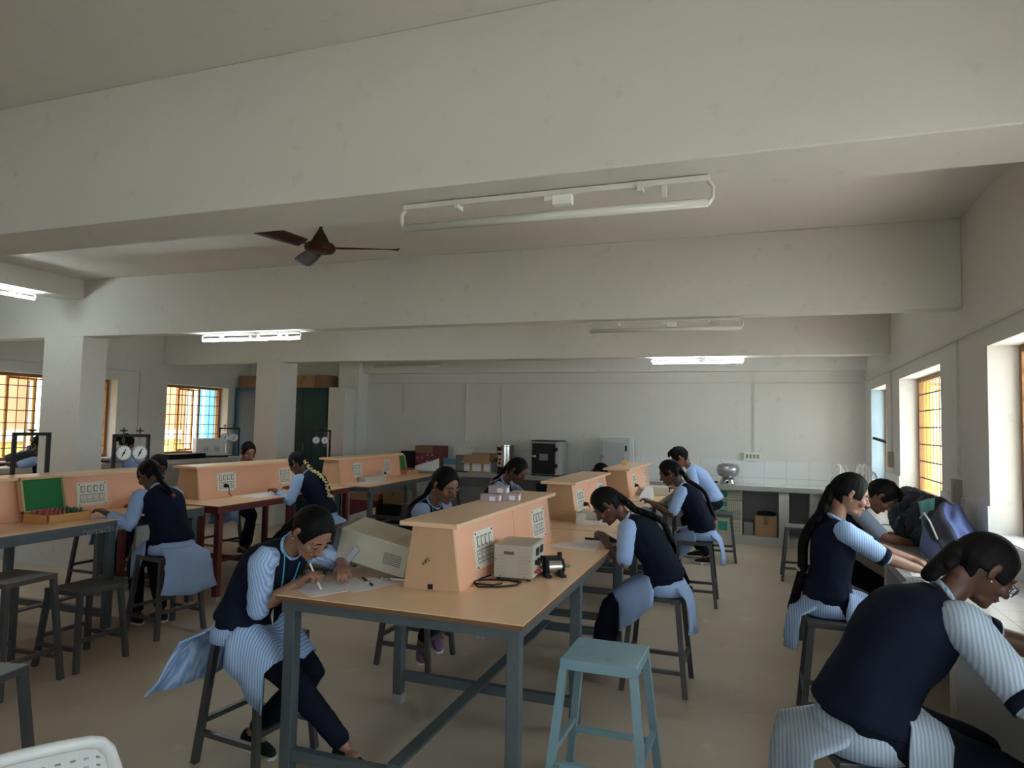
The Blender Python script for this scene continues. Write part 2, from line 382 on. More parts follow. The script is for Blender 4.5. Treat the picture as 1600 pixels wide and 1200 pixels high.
# ground and neighbouring block outside the left wall; ground outside the right wall
EARTH = layered('low_bounce_ground', (.16, .17, .12), (.13, .15, .10), (.10, .12, .06), .5, 3, .95)  # ground kept dark so that little light bounces in from the left
struct(MB().bx(-40, -.5, -30, 40, -.5, -.13), 'trim_17', EARTH, local=True)
struct(MB().bx(-.5, 30, -30, 40, -.5, -.13), 'trim_18', layered('bounce_pavement', (.60, .58, .53), (.54, .52, .48), (.42, .40, .36), .5, 3, .95), local=True)  # bright unseen ground, added to bounce sunlight in through the right windows
bl = thing('neighbouring_building', 'orange and cream building seen through the grilles of the left windows', 'building', (-14, 7, -.13))
ORG = mat('orange_wall', (.36, .13, .06), .85, 0, .08); YW = mat('yellow_band', (.42, .27, .06), .85, 0, .08); CRM = mat('cream_wall', (.50, .47, .40), .85)
BLU = mat('sky_blue_paint', (.035, .13, .28), .5)
MB().bx(-16, -14, -12, 24, 1.29, 5).build('wall', ORG, bl)
MB().bx(-16, -14.0, -12, 24, -.13, 1.06).build('plinth_wall', YW, bl); MB().bx(-16, -13.97, -12, 24, 1.06, 1.29).build('white_band', CRM, bl)
for y, y2 in ((9.78, 9.96), (13.82, 13.98), (14.85, 15.3)): MB().bx(-13.99, -13.7, y, y2, -.13, 3.2).build('pillar', CRM, bl)
for y, wd in ((9.98, 1.4), (14.0, .8)):
    d = MB().bx(-13.99, -13.9, y, y + wd, -.13, 2.7).build('blue_door', BLU, bl)
    MB().bx(-13.9, -13.87, y + wd / 2 - .03, y + wd / 2 + .03, -.1, 2.65).build('door_rail', CRM, d)

# ------------------------------------------------------------------ worktops along the walls
def struct_t(mb, name, m, label, cat, **k): return tag(mb.build(name, m, **k), label, cat)
bk = thing('back_worktop', 'white tiled worktop on masonry piers along the back wall', 'counter', (-2.7, 10.5, 0))
MB().bx(-6.68, XR, 10.2, YB - .013, .755, .82).build('worktop_slab', TILES, bk)
MB().bx(-6.68, .72, 10.3, YB - .013, 0, .12).build('plinth', PLASTER, bk)
for x in (-6.6, -5.3, -4.0, -2.75, -1.5, -.70, .25, .64): MB().bx(x - .06, x + .07, 10.24, YB - .013, .0, .755).build('pier', PLASTER, bk)
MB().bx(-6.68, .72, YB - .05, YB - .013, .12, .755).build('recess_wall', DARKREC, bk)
rt = thing('window_worktop', 'long white tiled worktop under the windows on the right', 'counter', (1.0, 3, 0))
MB().bx(.73, XR - .013, -2.5, 10.2, .75, .80).build('worktop_slab', TILES, rt)
for y in (-2.4, -.8, .9, 2.2, 3.6, 5.4, 7.2, 8.9): MB().bx(.78, XR - .013, y - .06, y + .06, 0, .75).build('pier', PLASTER, rt)
MB().bx(1.25, XR - .013, -2.5, 10.2, 0, .75).build('recess_wall', PLASTER, rt)
lf = thing('left_wall_worktop', 'cream topped worktop under the grilled windows on the left', 'counter', (-9, 4, 0))
MB().bx(XL, -8.7, -1, 10.3, .87, .94).build('worktop_slab', mat('cream_slab', (.74, .71, .62), .5), lf)
MB().bx(XL, -8.78, -1, 10.3, 0, .88).build('base_wall', PLASTER, lf)
pb = MB().bx(-8.69, -5.95, 5.36, 5.68, 0, .80).build('low_masonry_counter', layered('whitewash', (.62, .62, .60), (.55, .55, .53), (.42, .40, .36), 1.2, 8, .9)); tag(pb, 'low whitewashed masonry counter in front of the left column, behind the bench', 'counter')
# ------------------------------------------------------------------ benches
def bench(name, label, x0, x1, y0, y1, edge, legm, lean=0, legys=None, inset=.06, z=.84, group='laboratory benches', stretch=True):
    t = thing('laboratory_bench', label, 'table', ((x0 + x1) / 2, (y0 + y1) / 2, 0), 0, None)
    sh = lambda y: lean * (y - y0)
    def skew(mb):
        mb.v = [(v[0] + sh(v[1]), v[1], v[2]) for v in mb.v]; return mb
    skew(MB().bx(x0, x1, y0, y1, z - .004, z)).build('tabletop', TOPW, t)
    skew(MB().bx(x0 - .001, x1 + .001, y0 - .001, y1 + .001, z - .022, z - .0041)).build('tabletop_board', edge, t)
    a = MB(); i = inset; zt = z - .022
    a.bx(x0 + .02, x1 - .02, y0 + .02, y0 + .055, zt - .045, zt).bx(x0 + .03, x1 - .03, y1 - .055, y1 - .02, zt - .045, zt)
    a.bx(x0 + .0201, x0 + .055, y0 + .0551, y1 - .0551, zt - .0449, zt).bx(x1 - .055, x1 - .0201, y0 + .0551, y1 - .0551, zt - .0449, zt)
    skew(a).build('apron_frame', legm, t)
    ys = legys or [y0 + .05, (y0 + y1) / 2, y1 - .05]
    capm = mat('leg_cap', (.42, .42, .40), .6)
    for y in ys:
        for x in (x0 + .05, x1 - .05):
            g = skew(MB().bx(x - .027, x + .027, y - .027, y + .027, .05, zt)).build('leg', legm, t, bevel=.004)
            skew(MB().bx(x - .03, x + .03, y - .03, y + .03, 0, .05)).build('leg_cap', capm, g)
        if stretch: skew(MB().bx(x0 + .077, x1 - .077, y - .02, y + .02, .13, .18)).build('cross_rail', legm, t)
    if stretch:
        xm = (x0 + x1) / 2
        skew(MB().bx(xm - .03, xm + .03, ys[0], ys[-1], .181, .196)).build('foot_rail', legm, t)
    return t
RAIL = STEEL
t1 = bench('t1', 'nearest bench with tan top, holding the beige power supply and the tilted oscilloscope', -2.0, -.86, 2.54, 4.98, TOPE, STEEL, -.02, [2.60, 3.62, 4.9])
bench('t2', 'tan topped bench directly behind the nearest one in the right row', -2.1, -.99, 5.0, 7.15, TOPE, DST, -.02, [5.28, 6.1, 7.0])
bench('t3', 'farthest bench of the right row, beside the boy in the pale shirt', -2.1, -1.02, 7.2, 9.35, TOPE, DST, -.01, [7.3, 8.3, 9.25])
l1 = bench('l1', 'nearest bench of the left row with white painted letters on its steel edge', -5.56, -4.40, 1.9, 4.76, TOPE, STEEL, -.045, [2.3, 3.86, 4.68])
bench('l2', 'left row bench with a maroon painted edge and maroon legs', -5.66, -4.44, 4.83, 7.04, REDST, REDST, -.03, [4.90, 5.9, 6.95])
bench('l3', 'farthest bench of the left row, ending below the green lined box', -5.5, -4.32, 7.1, 9.42, TOPE, STEEL, -.10, [7.2, 8.3, 9.35])
def word(txt, size, loc, rot, m, parent, name='painted_lettering', ext=.0006):
    cu = bpy.data.curves.new(name, 'FONT'); cu.body = txt; cu.size = size; cu.extrude = ext
    tmp = bpy.data.objects.new('tmp', cu); C.objects.link(tmp); dg = bpy.context.evaluated_depsgraph_get()
    me = bpy.data.meshes.new_from_object(tmp.evaluated_get(dg)); bpy.data.objects.remove(tmp)
    me.materials.clear(); me.materials.append(m)
    o = newobj(name, me, parent); o.location = Vector(loc) - wloc(parent); o.rotation_euler = rot; return o
word('TWPD&CS LAB', .05, (-4.400, 3.52, .775), (R(90), 0, R(92.6)), mat('white_paint', (.33, .34, .33), .7), l1)
def bench_edge():  # steel angle along the near bench's front that carries the letters
    MB().hexa([(-4.405, 1.9, .765), (-4.398, 1.9, .765), (-4.527, 4.76, .765), (-4.534, 4.76, .765)], [(-4.405, 1.9, .835), (-4.398, 1.9, .835), (-4.527, 4.76, .835), (-4.534, 4.76, .835)]).build('edge_angle', STEEL, l1)
bench_edge()

def socket_plate(parent, x, y0, y1, z0, z1, sx=1, tilt=.036, plug=0):
    """ivory board with four rocker switches above four sockets, on a face looking along +x that leans back"""
    X = lambda z: x - tilt * (z - z0) / (z1 - z0)
    def slab(mb, ya, yb, za, zb, d0, d1, mi=0):
        mb.hexa([(X(za) + d0, ya, za), (X(za) + d1, ya, za), (X(za) + d1, yb, za), (X(za) + d0, yb, za)], [(X(zb) + d0, ya, zb), (X(zb) + d1, ya, zb), (X(zb) + d1, yb, zb), (X(zb) + d0, yb, zb)], mi)
    p = MB(); slab(p, y0, y1, z0, z1, -.004, .006); pl = p.build('socket_plate', IVORY, parent, bevel=.002)
    m = MB(); W = y1 - y0; H = z1 - z0
    for i in range(4):
        c = y0 + W * (.19 + .205 * i)
        slab(m, c - W * .062, c + W * .062, z0 + H * .58, z0 + H * .86, .006, .009, 1); slab(m, c - W * .04, c + W * .04, z0 + H * .62, z0 + H * .82, .009, .0098, 0)
        slab(m, c - W * .085, c + W * .085, z0 + H * .16, z0 + H * .50, .006, .0075, 1); slab(m, c - W * .07, c + W * .07, z0 + H * .19, z0 + H * .47, .0075, .0081, 0)
        for dy, dz in ((0, .40), (-.03, .27), (.03, .27)): slab(m, c + W * dy - .004, c + W * dy + .004, z0 + H * dz - .004, z0 + H * dz + .006, .0081, .0090, 1)
    m.build('switches_and_sockets', [IVORY, INK], pl)
    m = MB()
    for a, b in ((.08, .94), (.92, .94), (.08, .06), (.92, .06)): slab(m, y0 + W * a - .004, y0 + W * a + .004, z0 + H * b - .004, z0 + H * b + .004, .006, .009)
    m.build('screws', BLK, pl)
    if plug:
        m = MB(); c = y0 + W * (.19 + .205 * (plug - 1)); zz = z0 + H * .3; x_ = X(zz)
        m.cyl((x_ + .009, c, zz), (x_ + .045, c, zz), .02, 14, .014)
        m.tube([(x_ + .045, c, zz), (x_ + .06, c, zz - .03), (x_ + .05, c + .01, zz - .08), (x_ + .07, c + .03, .845)], .004, 8)
        m.build('plug', BLK, pl)
def hutch(label, xc, y0, y1, plates, wb=.28, wt=.20, split=None, lean=0, z0=.8402, plug=(), scribble=False, zt=1.128):
    t = thing('socket_riser', label, 'bench riser', (xc, (y0 + y1) / 2, z0))
    def sk(mb): mb.v = [(v[0] + lean * (v[1] - y0), v[1], v[2]) for v in mb.v]; return mb
    b, q = wb / 2, wt / 2; e = .03
    # sloping long panels and end panels as separate boards
    for s in (1, -1):
        ys = [(y0 + .018, y1 - .018)] if split is None else [(y0 + .018, split - .002), (split + .002, y1 - .018)]
        for ya, yb in ys:
            sk(MB().hexa([(xc + s * b - s * .018, ya, z0), (xc + s * b, ya, z0), (xc + s * b, yb, z0), (xc + s * b - s * .018, yb, z0)],
                      [(xc + s * q - s * .018, ya, zt), (xc + s * q, ya, zt), (xc + s * q, yb, zt), (xc + s * q - s * .018, yb, zt)])).build('sloping_panel', RISER, t)
    for ya, yb in ((y0, y0 + .018), (y1 - .018, y1)):
        sk(MB().hexa([(xc - b, ya, z0), (xc + b, ya, z0), (xc + b, yb, z0), (xc - b, yb, z0)], [(xc - q, ya, zt), (xc + q, ya, zt), (xc + q, yb, zt), (xc - q, yb, zt)])).build('end_panel', RISEND, t)
    sk(MB().bx(xc - q - .045, xc + q + .045, y0 - .05, y1 + .05, zt, zt + .022)).build('top_board', TOPW, t, bevel=.003)
    k = .0
    for i, (a, c) in enumerate(plates):
        m0 = len(t.children); za, zb = .893, 1.075
        xa = xc + b - (b - q) * (za - z0) / (zt - z0) + lean * ((a + c) / 2 - y0)
        socket_plate(t, xa, a, c, za, zb, 1, (b - q) * (zb - za) / (zt - z0), plug[i] if i < len(plug) else 0)
    if scribble:
        word('HP2', .026, (xc - .04, y0 - .001, .945), (R(90), R(-38), 0), BLK, t, 'scribble')
        MB().bx(xc - .015, xc + .01, y0 - .003, y0, z0 + .003, z0 + .025).build('cable_notch', BLK, t)
    return t
hutch('beech socket riser on the nearest bench, with three small pink boxes on its top', -1.43, 2.90, 4.47, [(3.13, 3.38), (4.07, 4.32)], split=3.74, lean=-.02, scribble=True)
hutch('beech socket riser on the middle bench of the right row', -1.55, 5.42, 6.75, [(5.52, 5.77), (6.32, 6.54)], split=6.0, lean=-.01, plug=(4,))
hutch('beech socket riser on the farthest bench of the right row', -1.5, 7.5, 8.95, [(7.78, 8.0), (8.55, 8.75)], lean=.0, plug=(2,))
hutch('long beech socket riser on the nearest left bench, behind the open green lined box', -5.12, 2.1, 4.62, [(3.95, 4.22)], lean=-.01)
hutch('beech socket riser on the maroon edged bench', -5.08, 5.12, 6.72, [(5.36, 5.62), (6.28, 6.5)], lean=-.01, plug=(2,))
hutch('beech socket riser on the farthest bench of the left row', -4.95, 7.22, 9.0, [(7.52, 7.78), (8.42, 8.66)], lean=-.09)

# ------------------------------------------------------------------ stools
def stool(name, label, m, h=.57, top=(.31, .33), foot=(.38, .38), seatm=None, th=.03, lg=.03, rz=(.14, .19), group=None):
    t = thing(name, label, 'stool', (0, 0, 0), 0, group)
    tx, ty = top[0] / 2, top[1] / 2; fx, fy = foot[0] / 2, foot[1] / 2
    MB().bx(-tx, tx, -ty, ty, h - th, h).build('seat', seatm or m, t, local=True, bevel=.004)
    P = lambda sx, sy, z: Vector((sx * (fx + (tx - .02 - fx) * z / h), sy * (fy + (ty - .02 - fy) * z / h), z))
    for sx, sy in ((-1, -1), (1, -1), (1, 1), (-1, 1)): MB().bar(P(sx, sy, 0), P(sx, sy, h - th), lg).build('leg', m, t, local=True)
    for (a, b), z in ((((-1, -1), (1, -1)), rz[0]), (((1, -1), (1, 1)), rz[1]), (((1, 1), (-1, 1)), rz[0]), (((-1, 1), (-1, -1)), rz[1])):
        MB().bar(P(*a, z), P(*b, z), .024, .024).build('rung', m, t, local=True)
    return t
s0 = stool('steel_stool', 'dark steel stool under the writing girl at the right side of the nearest bench', DST)
s0.location = (-.63, 4.50, 0)
for x, y, a, lb in (
    (-.60, 6.72, 2, 'dark steel stool under the girl at the middle bench of the right row'),
    (-.52, 8.98, 4, 'dark steel stool under the boy in the pale shirt'),
    (.38, 4.30, 0, 'dark brown steel stool under the girl at the right worktop'),
    (.44, 6.05, 3, 'stool half hidden behind the seated girl at the right worktop'),
    (-2.28, 2.80, -6, 'dark steel stool under the girl writing at the left corner of the nearest bench'),
    (-2.22, 4.30, 0, 'dark steel stool above the purple shoes, seen under the nearest bench'),
    (-2.47, 6.15, 0, 'stool under the girl on the left side of the middle bench'),
    (-4.24, 4.12, -10, 'dark steel stool under the girl with her back turned at the left bench'),
    (-4.12, 6.05, 0, 'dark stool under the girl with flowers in her braid'),
    (.37, 8.2, 0, 'pale topped stool standing before the back worktop opening'),
    (-4.15, 8.0, 0, 'empty blue grey stool beside the farthest left bench'),
    (-6.0, 5.02, 0, 'stool behind the left bench in front of the whitewashed counter'),
    (-6.05, 6.6, 0, 'stool on the far side of the maroon edged bench'),
    (-4.55, 9.65, 0, 'stool with trays on it below the back worktop'),
    (-2.45, 8.9, 0, 'stool behind the farthest riser of the right row'),
    (.33, 2.64, 14, 'stool under the girl with glasses in the right foreground')):
    dup(s0, (x, y, 0), R(a), lb)
def dup_h(src, x, y, a, lb, sz):
    o = dup(src, (x, y, 0), R(a), lb); o.scale = (1, 1, sz); return o
sb = stool('steel_stool', 'empty low dark steel stool with a dark seat, second from the left edge', DST, h=.49, foot=(.36, .36)); sb.location = (-4.19, 3.40, 0)
sa = stool('steel_stool', 'taller empty steel stool at the left edge of the picture with a worn seat', DST, h=.64, foot=(.40, .38), top=(.33, .33), seatm=layered('worn_seat', (.07, .062, .06), (.11, .08, .07), (.05, .05, .05), 5, 12, .3)); sa.location = (-4.20, 2.92, 0); sa.rotation_euler = (0, 0, R(4))
sc_ = stool('steel_stool', 'dark steel stool cut off by the left edge at the bottom of the picture', DST, h=.60); sc_.location = (-2.89, 1.83, 0); sc_.rotation_euler = (0, 0, R(12))
te = stool('teal_painted_stool', 'empty teal painted stool with chipped edges in front of the nearest bench', TEAL, h=.61, top=(.33, .33), foot=(.42, .40), th=.045, lg=.033, rz=(.18, .23)); te.location = (-.655, 3.08, 0)

# ------------------------------------------------------------------ white plastic chair
def plastic_chair():
    t = thing('plastic_chair', 'white moulded plastic chair with perforated back in the bottom left corner', 'chair', (-1.97, 1.40, 0), R(150))
    S = .40
    seat = MB(); g = []
    for i in range(9):
        v = i / 8; g.append([(-.21 + .42 * v, (-.22 + .44 * j / 8) * (1 - .08 * v), S + .012 * math.cos(j / 8 * math.pi * 2) + .02 * (v - .5) ** 2) for j in range(9)])
    seat.sheet(g, .008); seat.build('seat', WHT, t, local=True, smooth=True)
    # back: curved shell with rows of slots left open
    bk = MB(); W = lambda v: .215 + .02 * math.sin(v * math.pi); nrow, ncol = 12, 15
    def P(u, v, d=0):
        a = u * 1.05; r = .30; x = -.20 - .10 * v + (1 - math.cos(a)) * .14; y = W(v) * math.sin(a) / math.sin(1.05)
        zt = .71 + .045 * math.cos(u * 1.5) - .07 * (max(0, abs(u) - .6) / .4) ** 2
        return Vector((x - d, y, S + .04 + (zt - S - .04) * v))
    for i in range(nrow):
        for j in range(ncol):
            u0, u1 = -1 + 2 * j / ncol, -1 + 2 * (j + 1) / ncol; v0, v1 = i / nrow, (i + 1) / nrow
            solid = i in (0, nrow - 1) or j < 2 or j > ncol - 3
            if solid: bk.sheet([[P(u0, v0), P(u1, v0)], [P(u0, v1), P(u1, v1)]], .006)
            else:
                m = (u1 - u0) * .3; n_ = (v1 - v0) * .34
                bk.sheet([[P(u0, v0), P(u0 + m, v0)], [P(u0, v1), P(u0 + m, v1)]], .006)
                bk.sheet([[P(u1 - m, v0), P(u1, v0)], [P(u1 - m, v1), P(u1, v1)]], .006)
                bk.sheet([[P(u0 + m, v0), P(u1 - m, v0)], [P(u0 + m, v0 + n_), P(u1 - m, v0 + n_)]], .006)
                bk.sheet([[P(u0 + m, v1 - n_), P(u1 - m, v1 - n_)], [P(u0 + m, v1), P(u1 - m, v1)]], .006)
    bk.build('backrest', WHT, t, local=True)
    rim = MB(); rim.tube([P(-1, v / 8) for v in range(9)] + [P(-1 + 2 * k / 14, 1.0) + Vector((0, 0, .008)) for k in range(1, 14)] + [P(1, 1 - v / 8) for v in range(9)], .016, 10); rim.build('backrest_rim', WHT, t, local=True, smooth=True)
    for s in (-1, 1):
        MB().tube([(-.23, s * .19, S + .18), (-.1, s * .215, S + .20), (.08, s * .22, S + .19), (.17, s * .22, S + .13), (.19, s * .22, S)], .017, 10, flat=.6, ref=(0, 0, 1)).build('armrest', WHT, t, local=True, smooth=True)
        for x in (-.2, .19): MB().tube([(x, s * .20, S), (x * 1.25, s * .23, .02)], [.024, .018], 8).build('leg', WHT, t, local=True, smooth=True)
plastic_chair()

# ------------------------------------------------------------------ tube lights and fan
LIT = mat('lit_tube', (.82, .95, 1.0), .3, 0, 0, emit=18)
OFF = mat('unlit_tube', (.62, .63, .58), .25, 0, 0)
FIX = mat('fitting_enamel', (.62, .60, .54), .45, 0, .15)
def tubelight(label, a, b, lit, drop=.075, mount=None, group='ceiling tube lights', tubeoff=(0, 0, 0)):
    a, b = Vector(a), Vector(b); t = thing('tube_light', label, 'tube light', tuple((a + b) / 2), 0, group)
    d = (b - a).normalized(); dn = Vector((0, 0, -drop)) + Vector(tubeoff)
    MB().bar(a, b, .034, .022).build('batten', FIX, t, bevel=.004)
    for e in (a, b):
        s = 1 if e is b else -1
        MB().tube([e + d * s * -.01, e + dn * .35 + d * s * .012, e + dn * .8 + d * s * .01, e + dn + d * -s * .006], [.008, .007, .007, .012], 8).build('lamp_holder', FIX, t)
    MB().cyl(a + dn + d * .005, b + dn - d * .005, .0165 if drop > .06 else .016, 14).build('tube', LIT if lit else OFF, t, smooth=True)
    c = a.lerp(b, .56); MB().box(c + Vector((0, -.01, -.032)), (.075, .035, .038)).box(c + Vector((-.05, 0, -.02)), (.05, .03, .02)).build('starter_box', WHT, t, bevel=.003)
    c = a.lerp(b, .87); MB().box(c + Vector((0, 0, -.033)), (.018, .018, .045)).build('choke', FIX, t)
    for q in (.2, .8): MB().box(a.lerp(b, q) + Vector((0, 0, -.01)), (.02, .05, .036)).build('clip', FIX, t)
    return t
tubelight('unlit tube light under the nearest ceiling beam', (-1.40, 2.50, 2.485), (-.18, 2.50, 2.485), 0, .085)
tubelight('unlit tube light under the second beam, right of centre', (-1.41, 5.80, 2.485), (-.17, 5.80, 2.485), 0, .07)
tubelight('lit tube light under the second beam near the left columns', (-5.64, 5.80, 2.485), (-4.40, 5.80, 2.485), 1, .055)
tubelight('lit tube light under the third beam in front of the back wall', (-1.33, 8.84, 2.465), (-.24, 8.84, 2.465), 1, .045)
tubelight('unlit tube light on the beam of the back wall at its left end', (-6.42, 10.59, 2.60), (-5.15, 10.59, 2.60), 0, .04, tubeoff=(0, -.04, 0))
tubelight('lit tube light cut off by the left edge, under the shallow beam', (-7.46, 4.05, 2.91), (-7.46, 5.25, 2.91), 1, .05)
fan = thing('ceiling_fan', 'brown ceiling fan hanging between the first and second beams', 'fan', (-3.22, 4.45, 2.90), R(8))
MB().lathe((0, 0, 0), [(.02, -.005), (.07, -.01), (.105, .0), (.118, .02), (.115, .045), (.10, .062)], 28).build('motor_housing', BRONZE, fan, local=True, smooth=True)
MB().lathe((0, 0, 0), [(.075, .06), (.065, .085), (.045, .125), (.026, .155), (.017, .175)], 24).build('canopy_cover', BRONZE, fan, local=True, smooth=True)
MB().cyl((0, 0, .17), (0, 0, .25), .012, 12).build('down_rod', BLK, fan, local=True)
for k in range(3):
    a = R(12 + 120 * k); D = Vector((math.cos(a), math.sin(a), 0)); N = Vector((-D.y, D.x, 0))
    MB().bar(D * .10 + Vector((0, 0, .03)), D * .19 + Vector((0, 0, .03)), .03, .008).build('blade_arm', BRONZE, fan, local=True)
    g = []
    for i in range(9):
        u = i / 8; r = .17 + .44 * u; wd = .052 + .018 * math.sin(u * 2.2); wd *= 1 if i < 8 else .7
        g.append([D * r + N * (wd * v) + Vector((0, 0, .03 + v * .020)) for v in (-1, -.5, 0, .5, 1)])
    MB().sheet(g, .004).build('blade', BRONZE, fan, local=True, smooth=True)

# ------------------------------------------------------------------ apparatus on the nearest bench
cro = thing('oscilloscope', 'cream oscilloscope tilted up on its handle at the left corner of the nearest bench', 'oscilloscope', (-1.80, 3.16, .84), 0)
def obox(mb, o, X, Y, Z, mi=0):
    o, X, Y, Z = map(Vector, (o, X, Y, Z)); b = [o, o + X, o + X + Y, o + Y]; return mb.hexa(b, [p + Z for p in b], mi)
ca = R(9); ti = R(13); Lx = Vector((-math.cos(ca) * math.cos(ti), math.sin(ca) * math.cos(ti) * -1, math.sin(ti))) ; Ly = Vector((-math.sin(ca) * -1, math.cos(ca), 0)).normalized()
Ly = (Ly - Lx * Ly.dot(Lx)).normalized(); Lz = Lx.cross(Ly); Lz = Lz if Lz.z > 0 else -Lz
o = Vector((-1.64, 3.03, .842))
obox(MB(), o, Lx * .37, Ly * .28, Lz * .155).build('case', CREAM, cro, bevel=.008)
obox(MB(), o + Lx * .37 + Ly * .01 + Lz * .01, Lx * .03, Ly * .26, Lz * .135).build('front_bezel', GREYM, cro, bevel=.004)
obox(MB(), o - Lx * .02 + Ly * .02 + Lz * .02, Lx * .02, Ly * .24, Lz * .115).build('rear_cover', BLK, cro)
v = MB()
for i in range(11):
    for j in range(6): q = o + Lx * (.035 + i * .0085) + Lz * (.045 + j * .010) - Ly * .0012; obox(v, q, Lx * .004, Ly * .002, Lz * .005)
v.build('vent_holes', BLK, cro)
v = MB()
for i in range(5): obox(v, o + Lx * (.03 + i * .016) + Ly * .05 + Lz * .1545, Lx * .006, Ly * .19, Lz * .003)
v.build('top_ribs', CREAM, cro)
hd = MB(); hp = o + Lx * .26 - Ly * .012 + Lz * .085; he = Vector((hp.x - .105, hp.y - .01, .853)); 
hd.bar(hp, he, .016, .03); hd.bar(he, he + Ly * .305, .02, .02); hd.bar(hp + Ly * .305, he + Ly * .305, .016, .03); hd.build('carrying_handle', mat('handle_grey', (.42, .44, .48), .4), cro, bevel=.004)
psu = thing('power_supply', 'beige regulated power supply with louvred side beside the small motor', 'power supply', (-1.165, 3.36, .8402), R(5))
MB().bx(-.095, .095, -.13, .13, .012, .172).build('case', mat('beige_grey_enamel', (.40, .375, .30), .42, 0, .05), psu, local=True, bevel=.004)
MB().bx(.0955, .10, -.125, .125, .016, .168).build('front_panel', CREAM, psu, local=True)
m = MB()
for y in (-.06, .03): m.bx(.10, .106, y, y + .05, .115, .15)
m.build('meter', BLK, psu, local=True)
m = MB()
for y in (-.07, -.02, .05): m.cyl((.10, y, .085), (.125, y, .085), .013, 14)
m.build('knob', BLK, psu, local=True)
m = MB()
for y in (-.08, -.04, .04): m.cyl((.10, y, .04), (.122, y, .04), .007, 10)
m.build('terminal', mat('red_terminal', (.35, .03, .03), .4), psu, local=True)
m = MB()
for i in range(6):
    for x in (-.06, .055): m.tube([(x - .022, -.1305, .036 + i * .016), (x + .022, -.1305, .036 + i * .016)], [.003, .003], 6)
m.build('louvres', GREYM if 0 else mat('beige_grey_enamel', (.40, .375, .30)), psu, local=True)
DRK = mat('dark_recess', (.10, .09, .07), .6)
MB().bx(-.045, .005, -.1325, -.13, .125, .14).build('recess_plate', DRK, psu, local=True)
for x, z in ((-.085, .10), (.085, .10), (-.06, .02), (.06, .02)): MB().cyl((x, -.134, z), (x, -.13, z), .003, 8).build('screw', DRK, psu, local=True)
for x in (-.075, .075):
    for y in (-.11, .11): MB().cyl((x, y, 0), (x, y, .014), .01, 10).build('foot', BLK, psu, local=True)
co = MB().tube([Matrix.Rotation(R(-5), 3, 'Z') @ (Vector(p) - Vector((-1.165, 3.36, .8402))) for p in ((-1.27, 3.24, .855), (-1.31, 3.10, .847), (-1.25, 3.03, .845), (-1.17, 3.06, .845), (-1.10, 3.13, .845), (-1.10, 3.20, .845), (-1.18, 3.215, .845), (-1.27, 3.17, .847), (-1.30, 3.10, .852), (-1.27, 3.05, .852), (-1.19, 3.06, .852), (-1.17, 3.13, .846))], .0042, 8).build('power_cord', BLK, psu, local=True, smooth=True)
mo = thing('electric_motor', 'small black and steel motor lying beside the power supply', 'motor', (-1.0, 3.42, .8402), R(35))
MB().cyl((-.035, 0, .05), (.035, 0, .05), .034, 24).build('steel_body', METAL, mo, local=True, smooth=False)
MB().cyl((-.05, 0, .05), (-.035, 0, .05), .04, 20).cyl((.035, 0, .05), (.047, 0, .05), .038, 20).cyl((-.056, 0, .05), (-.05, 0, .05), .018, 14).build('end_shield', BLK, mo, local=True)
MB().cyl((.047, 0, .05), (.085, 0, .05), .011, 12).build('shaft', METAL, mo, local=True)
MB().bx(-.055, -.025, -.05, .05, 0, .012).bx(.02, .05, -.05, .05, 0, .012).bx(-.05, -.03, -.03, .03, .01, .03).bx(.025, .045, -.03, .03, .01, .03).build('base_feet', BLK, mo, local=True)
MB().bx(-.045, .03, -.014, .02, .082, .10).cyl((.03, .0, .09), (.03, .0, .118), .012, 12).build('terminal_box', BLK, mo, local=True)
PINK = mat('translucent_pink_plastic', (.62, .48, .50), .25, 0, .05, trans=.3)
pg = 'small pink boxes on the nearest riser'
def pinkbox(x, y, z, rz, lb):
    t = thing('component_box', lb, 'box', (x, y, z), rz, pg)
    MB().bx(-.055, .055, -.035, .035, 0, .036).build('tray', PINK, t, local=True, bevel=.002); MB().bx(-.057, .057, -.037, .037, .036, .044).build('lid', PINK, t, local=True, bevel=.002)
    MB().bx(.0555, .0565, -.022, .02, .006, .032).bx(-.0, .035, -.0365, -.0355, .006, .032).build('paper_label', PAPER, t, local=True)
pinkbox(-1.50, 3.80, 1.1505, R(6), 'pink plastic box, lower left of the three'); pinkbox(-1.415, 3.90, 1.1505, R(8), 'pink plastic box, lower right of the three'); pinkbox(-1.47, 3.85, 1.196, R(3), 'pink plastic box on top of the other two')
def sheetp(name, label, pts, z, m=PAPER, cat='paper', group=None, th=.0012):
    o = MB().hexa([(x, y, z) for x, y in pts], [(x, y, z + th) for x, y in pts]).build(name, m); return tag(o, label, cat, group)
Z = .8405
sheetp('answer_sheet', 'white answer sheet under the hand at the left corner of the nearest bench', [(-2.0, 2.66), (-1.83, 2.56), (-1.70, 2.83), (-1.87, 2.97)], Z)
sheetp('answer_sheet', 'white sheet reaching towards the oscilloscope, under the pen', [(-1.87, 2.80), (-1.71, 2.70), (-1.62, 2.93), (-1.79, 3.0)], Z + .0015)
sheetp('answer_sheet', 'pale sheet lying by the riser at the far end of the nearest bench', [(-1.27, 4.24), (-.97, 4.18), (-.98, 4.38), (-1.24, 4.45)], Z)
sheetp('answer_sheet', 'sheet under the pen of the girl at the right side of the nearest bench', [(-1.20, 4.47), (-.98, 4.42), (-.97, 4.62), (-1.17, 4.68)], Z)
sheetp('answer_sheet', 'sheet on the nearest bench of the left row beside the orange box', [(-4.72, 3.85), (-4.47, 3.85), (-4.49, 4.12), (-4.76, 4.12)], Z)
sheetp('answer_sheet', 'sheet on the maroon edged bench under a hand', [(-4.88, 5.55), (-4.58, 5.5), (-4.6, 5.95), (-4.88, 5.98)], Z)
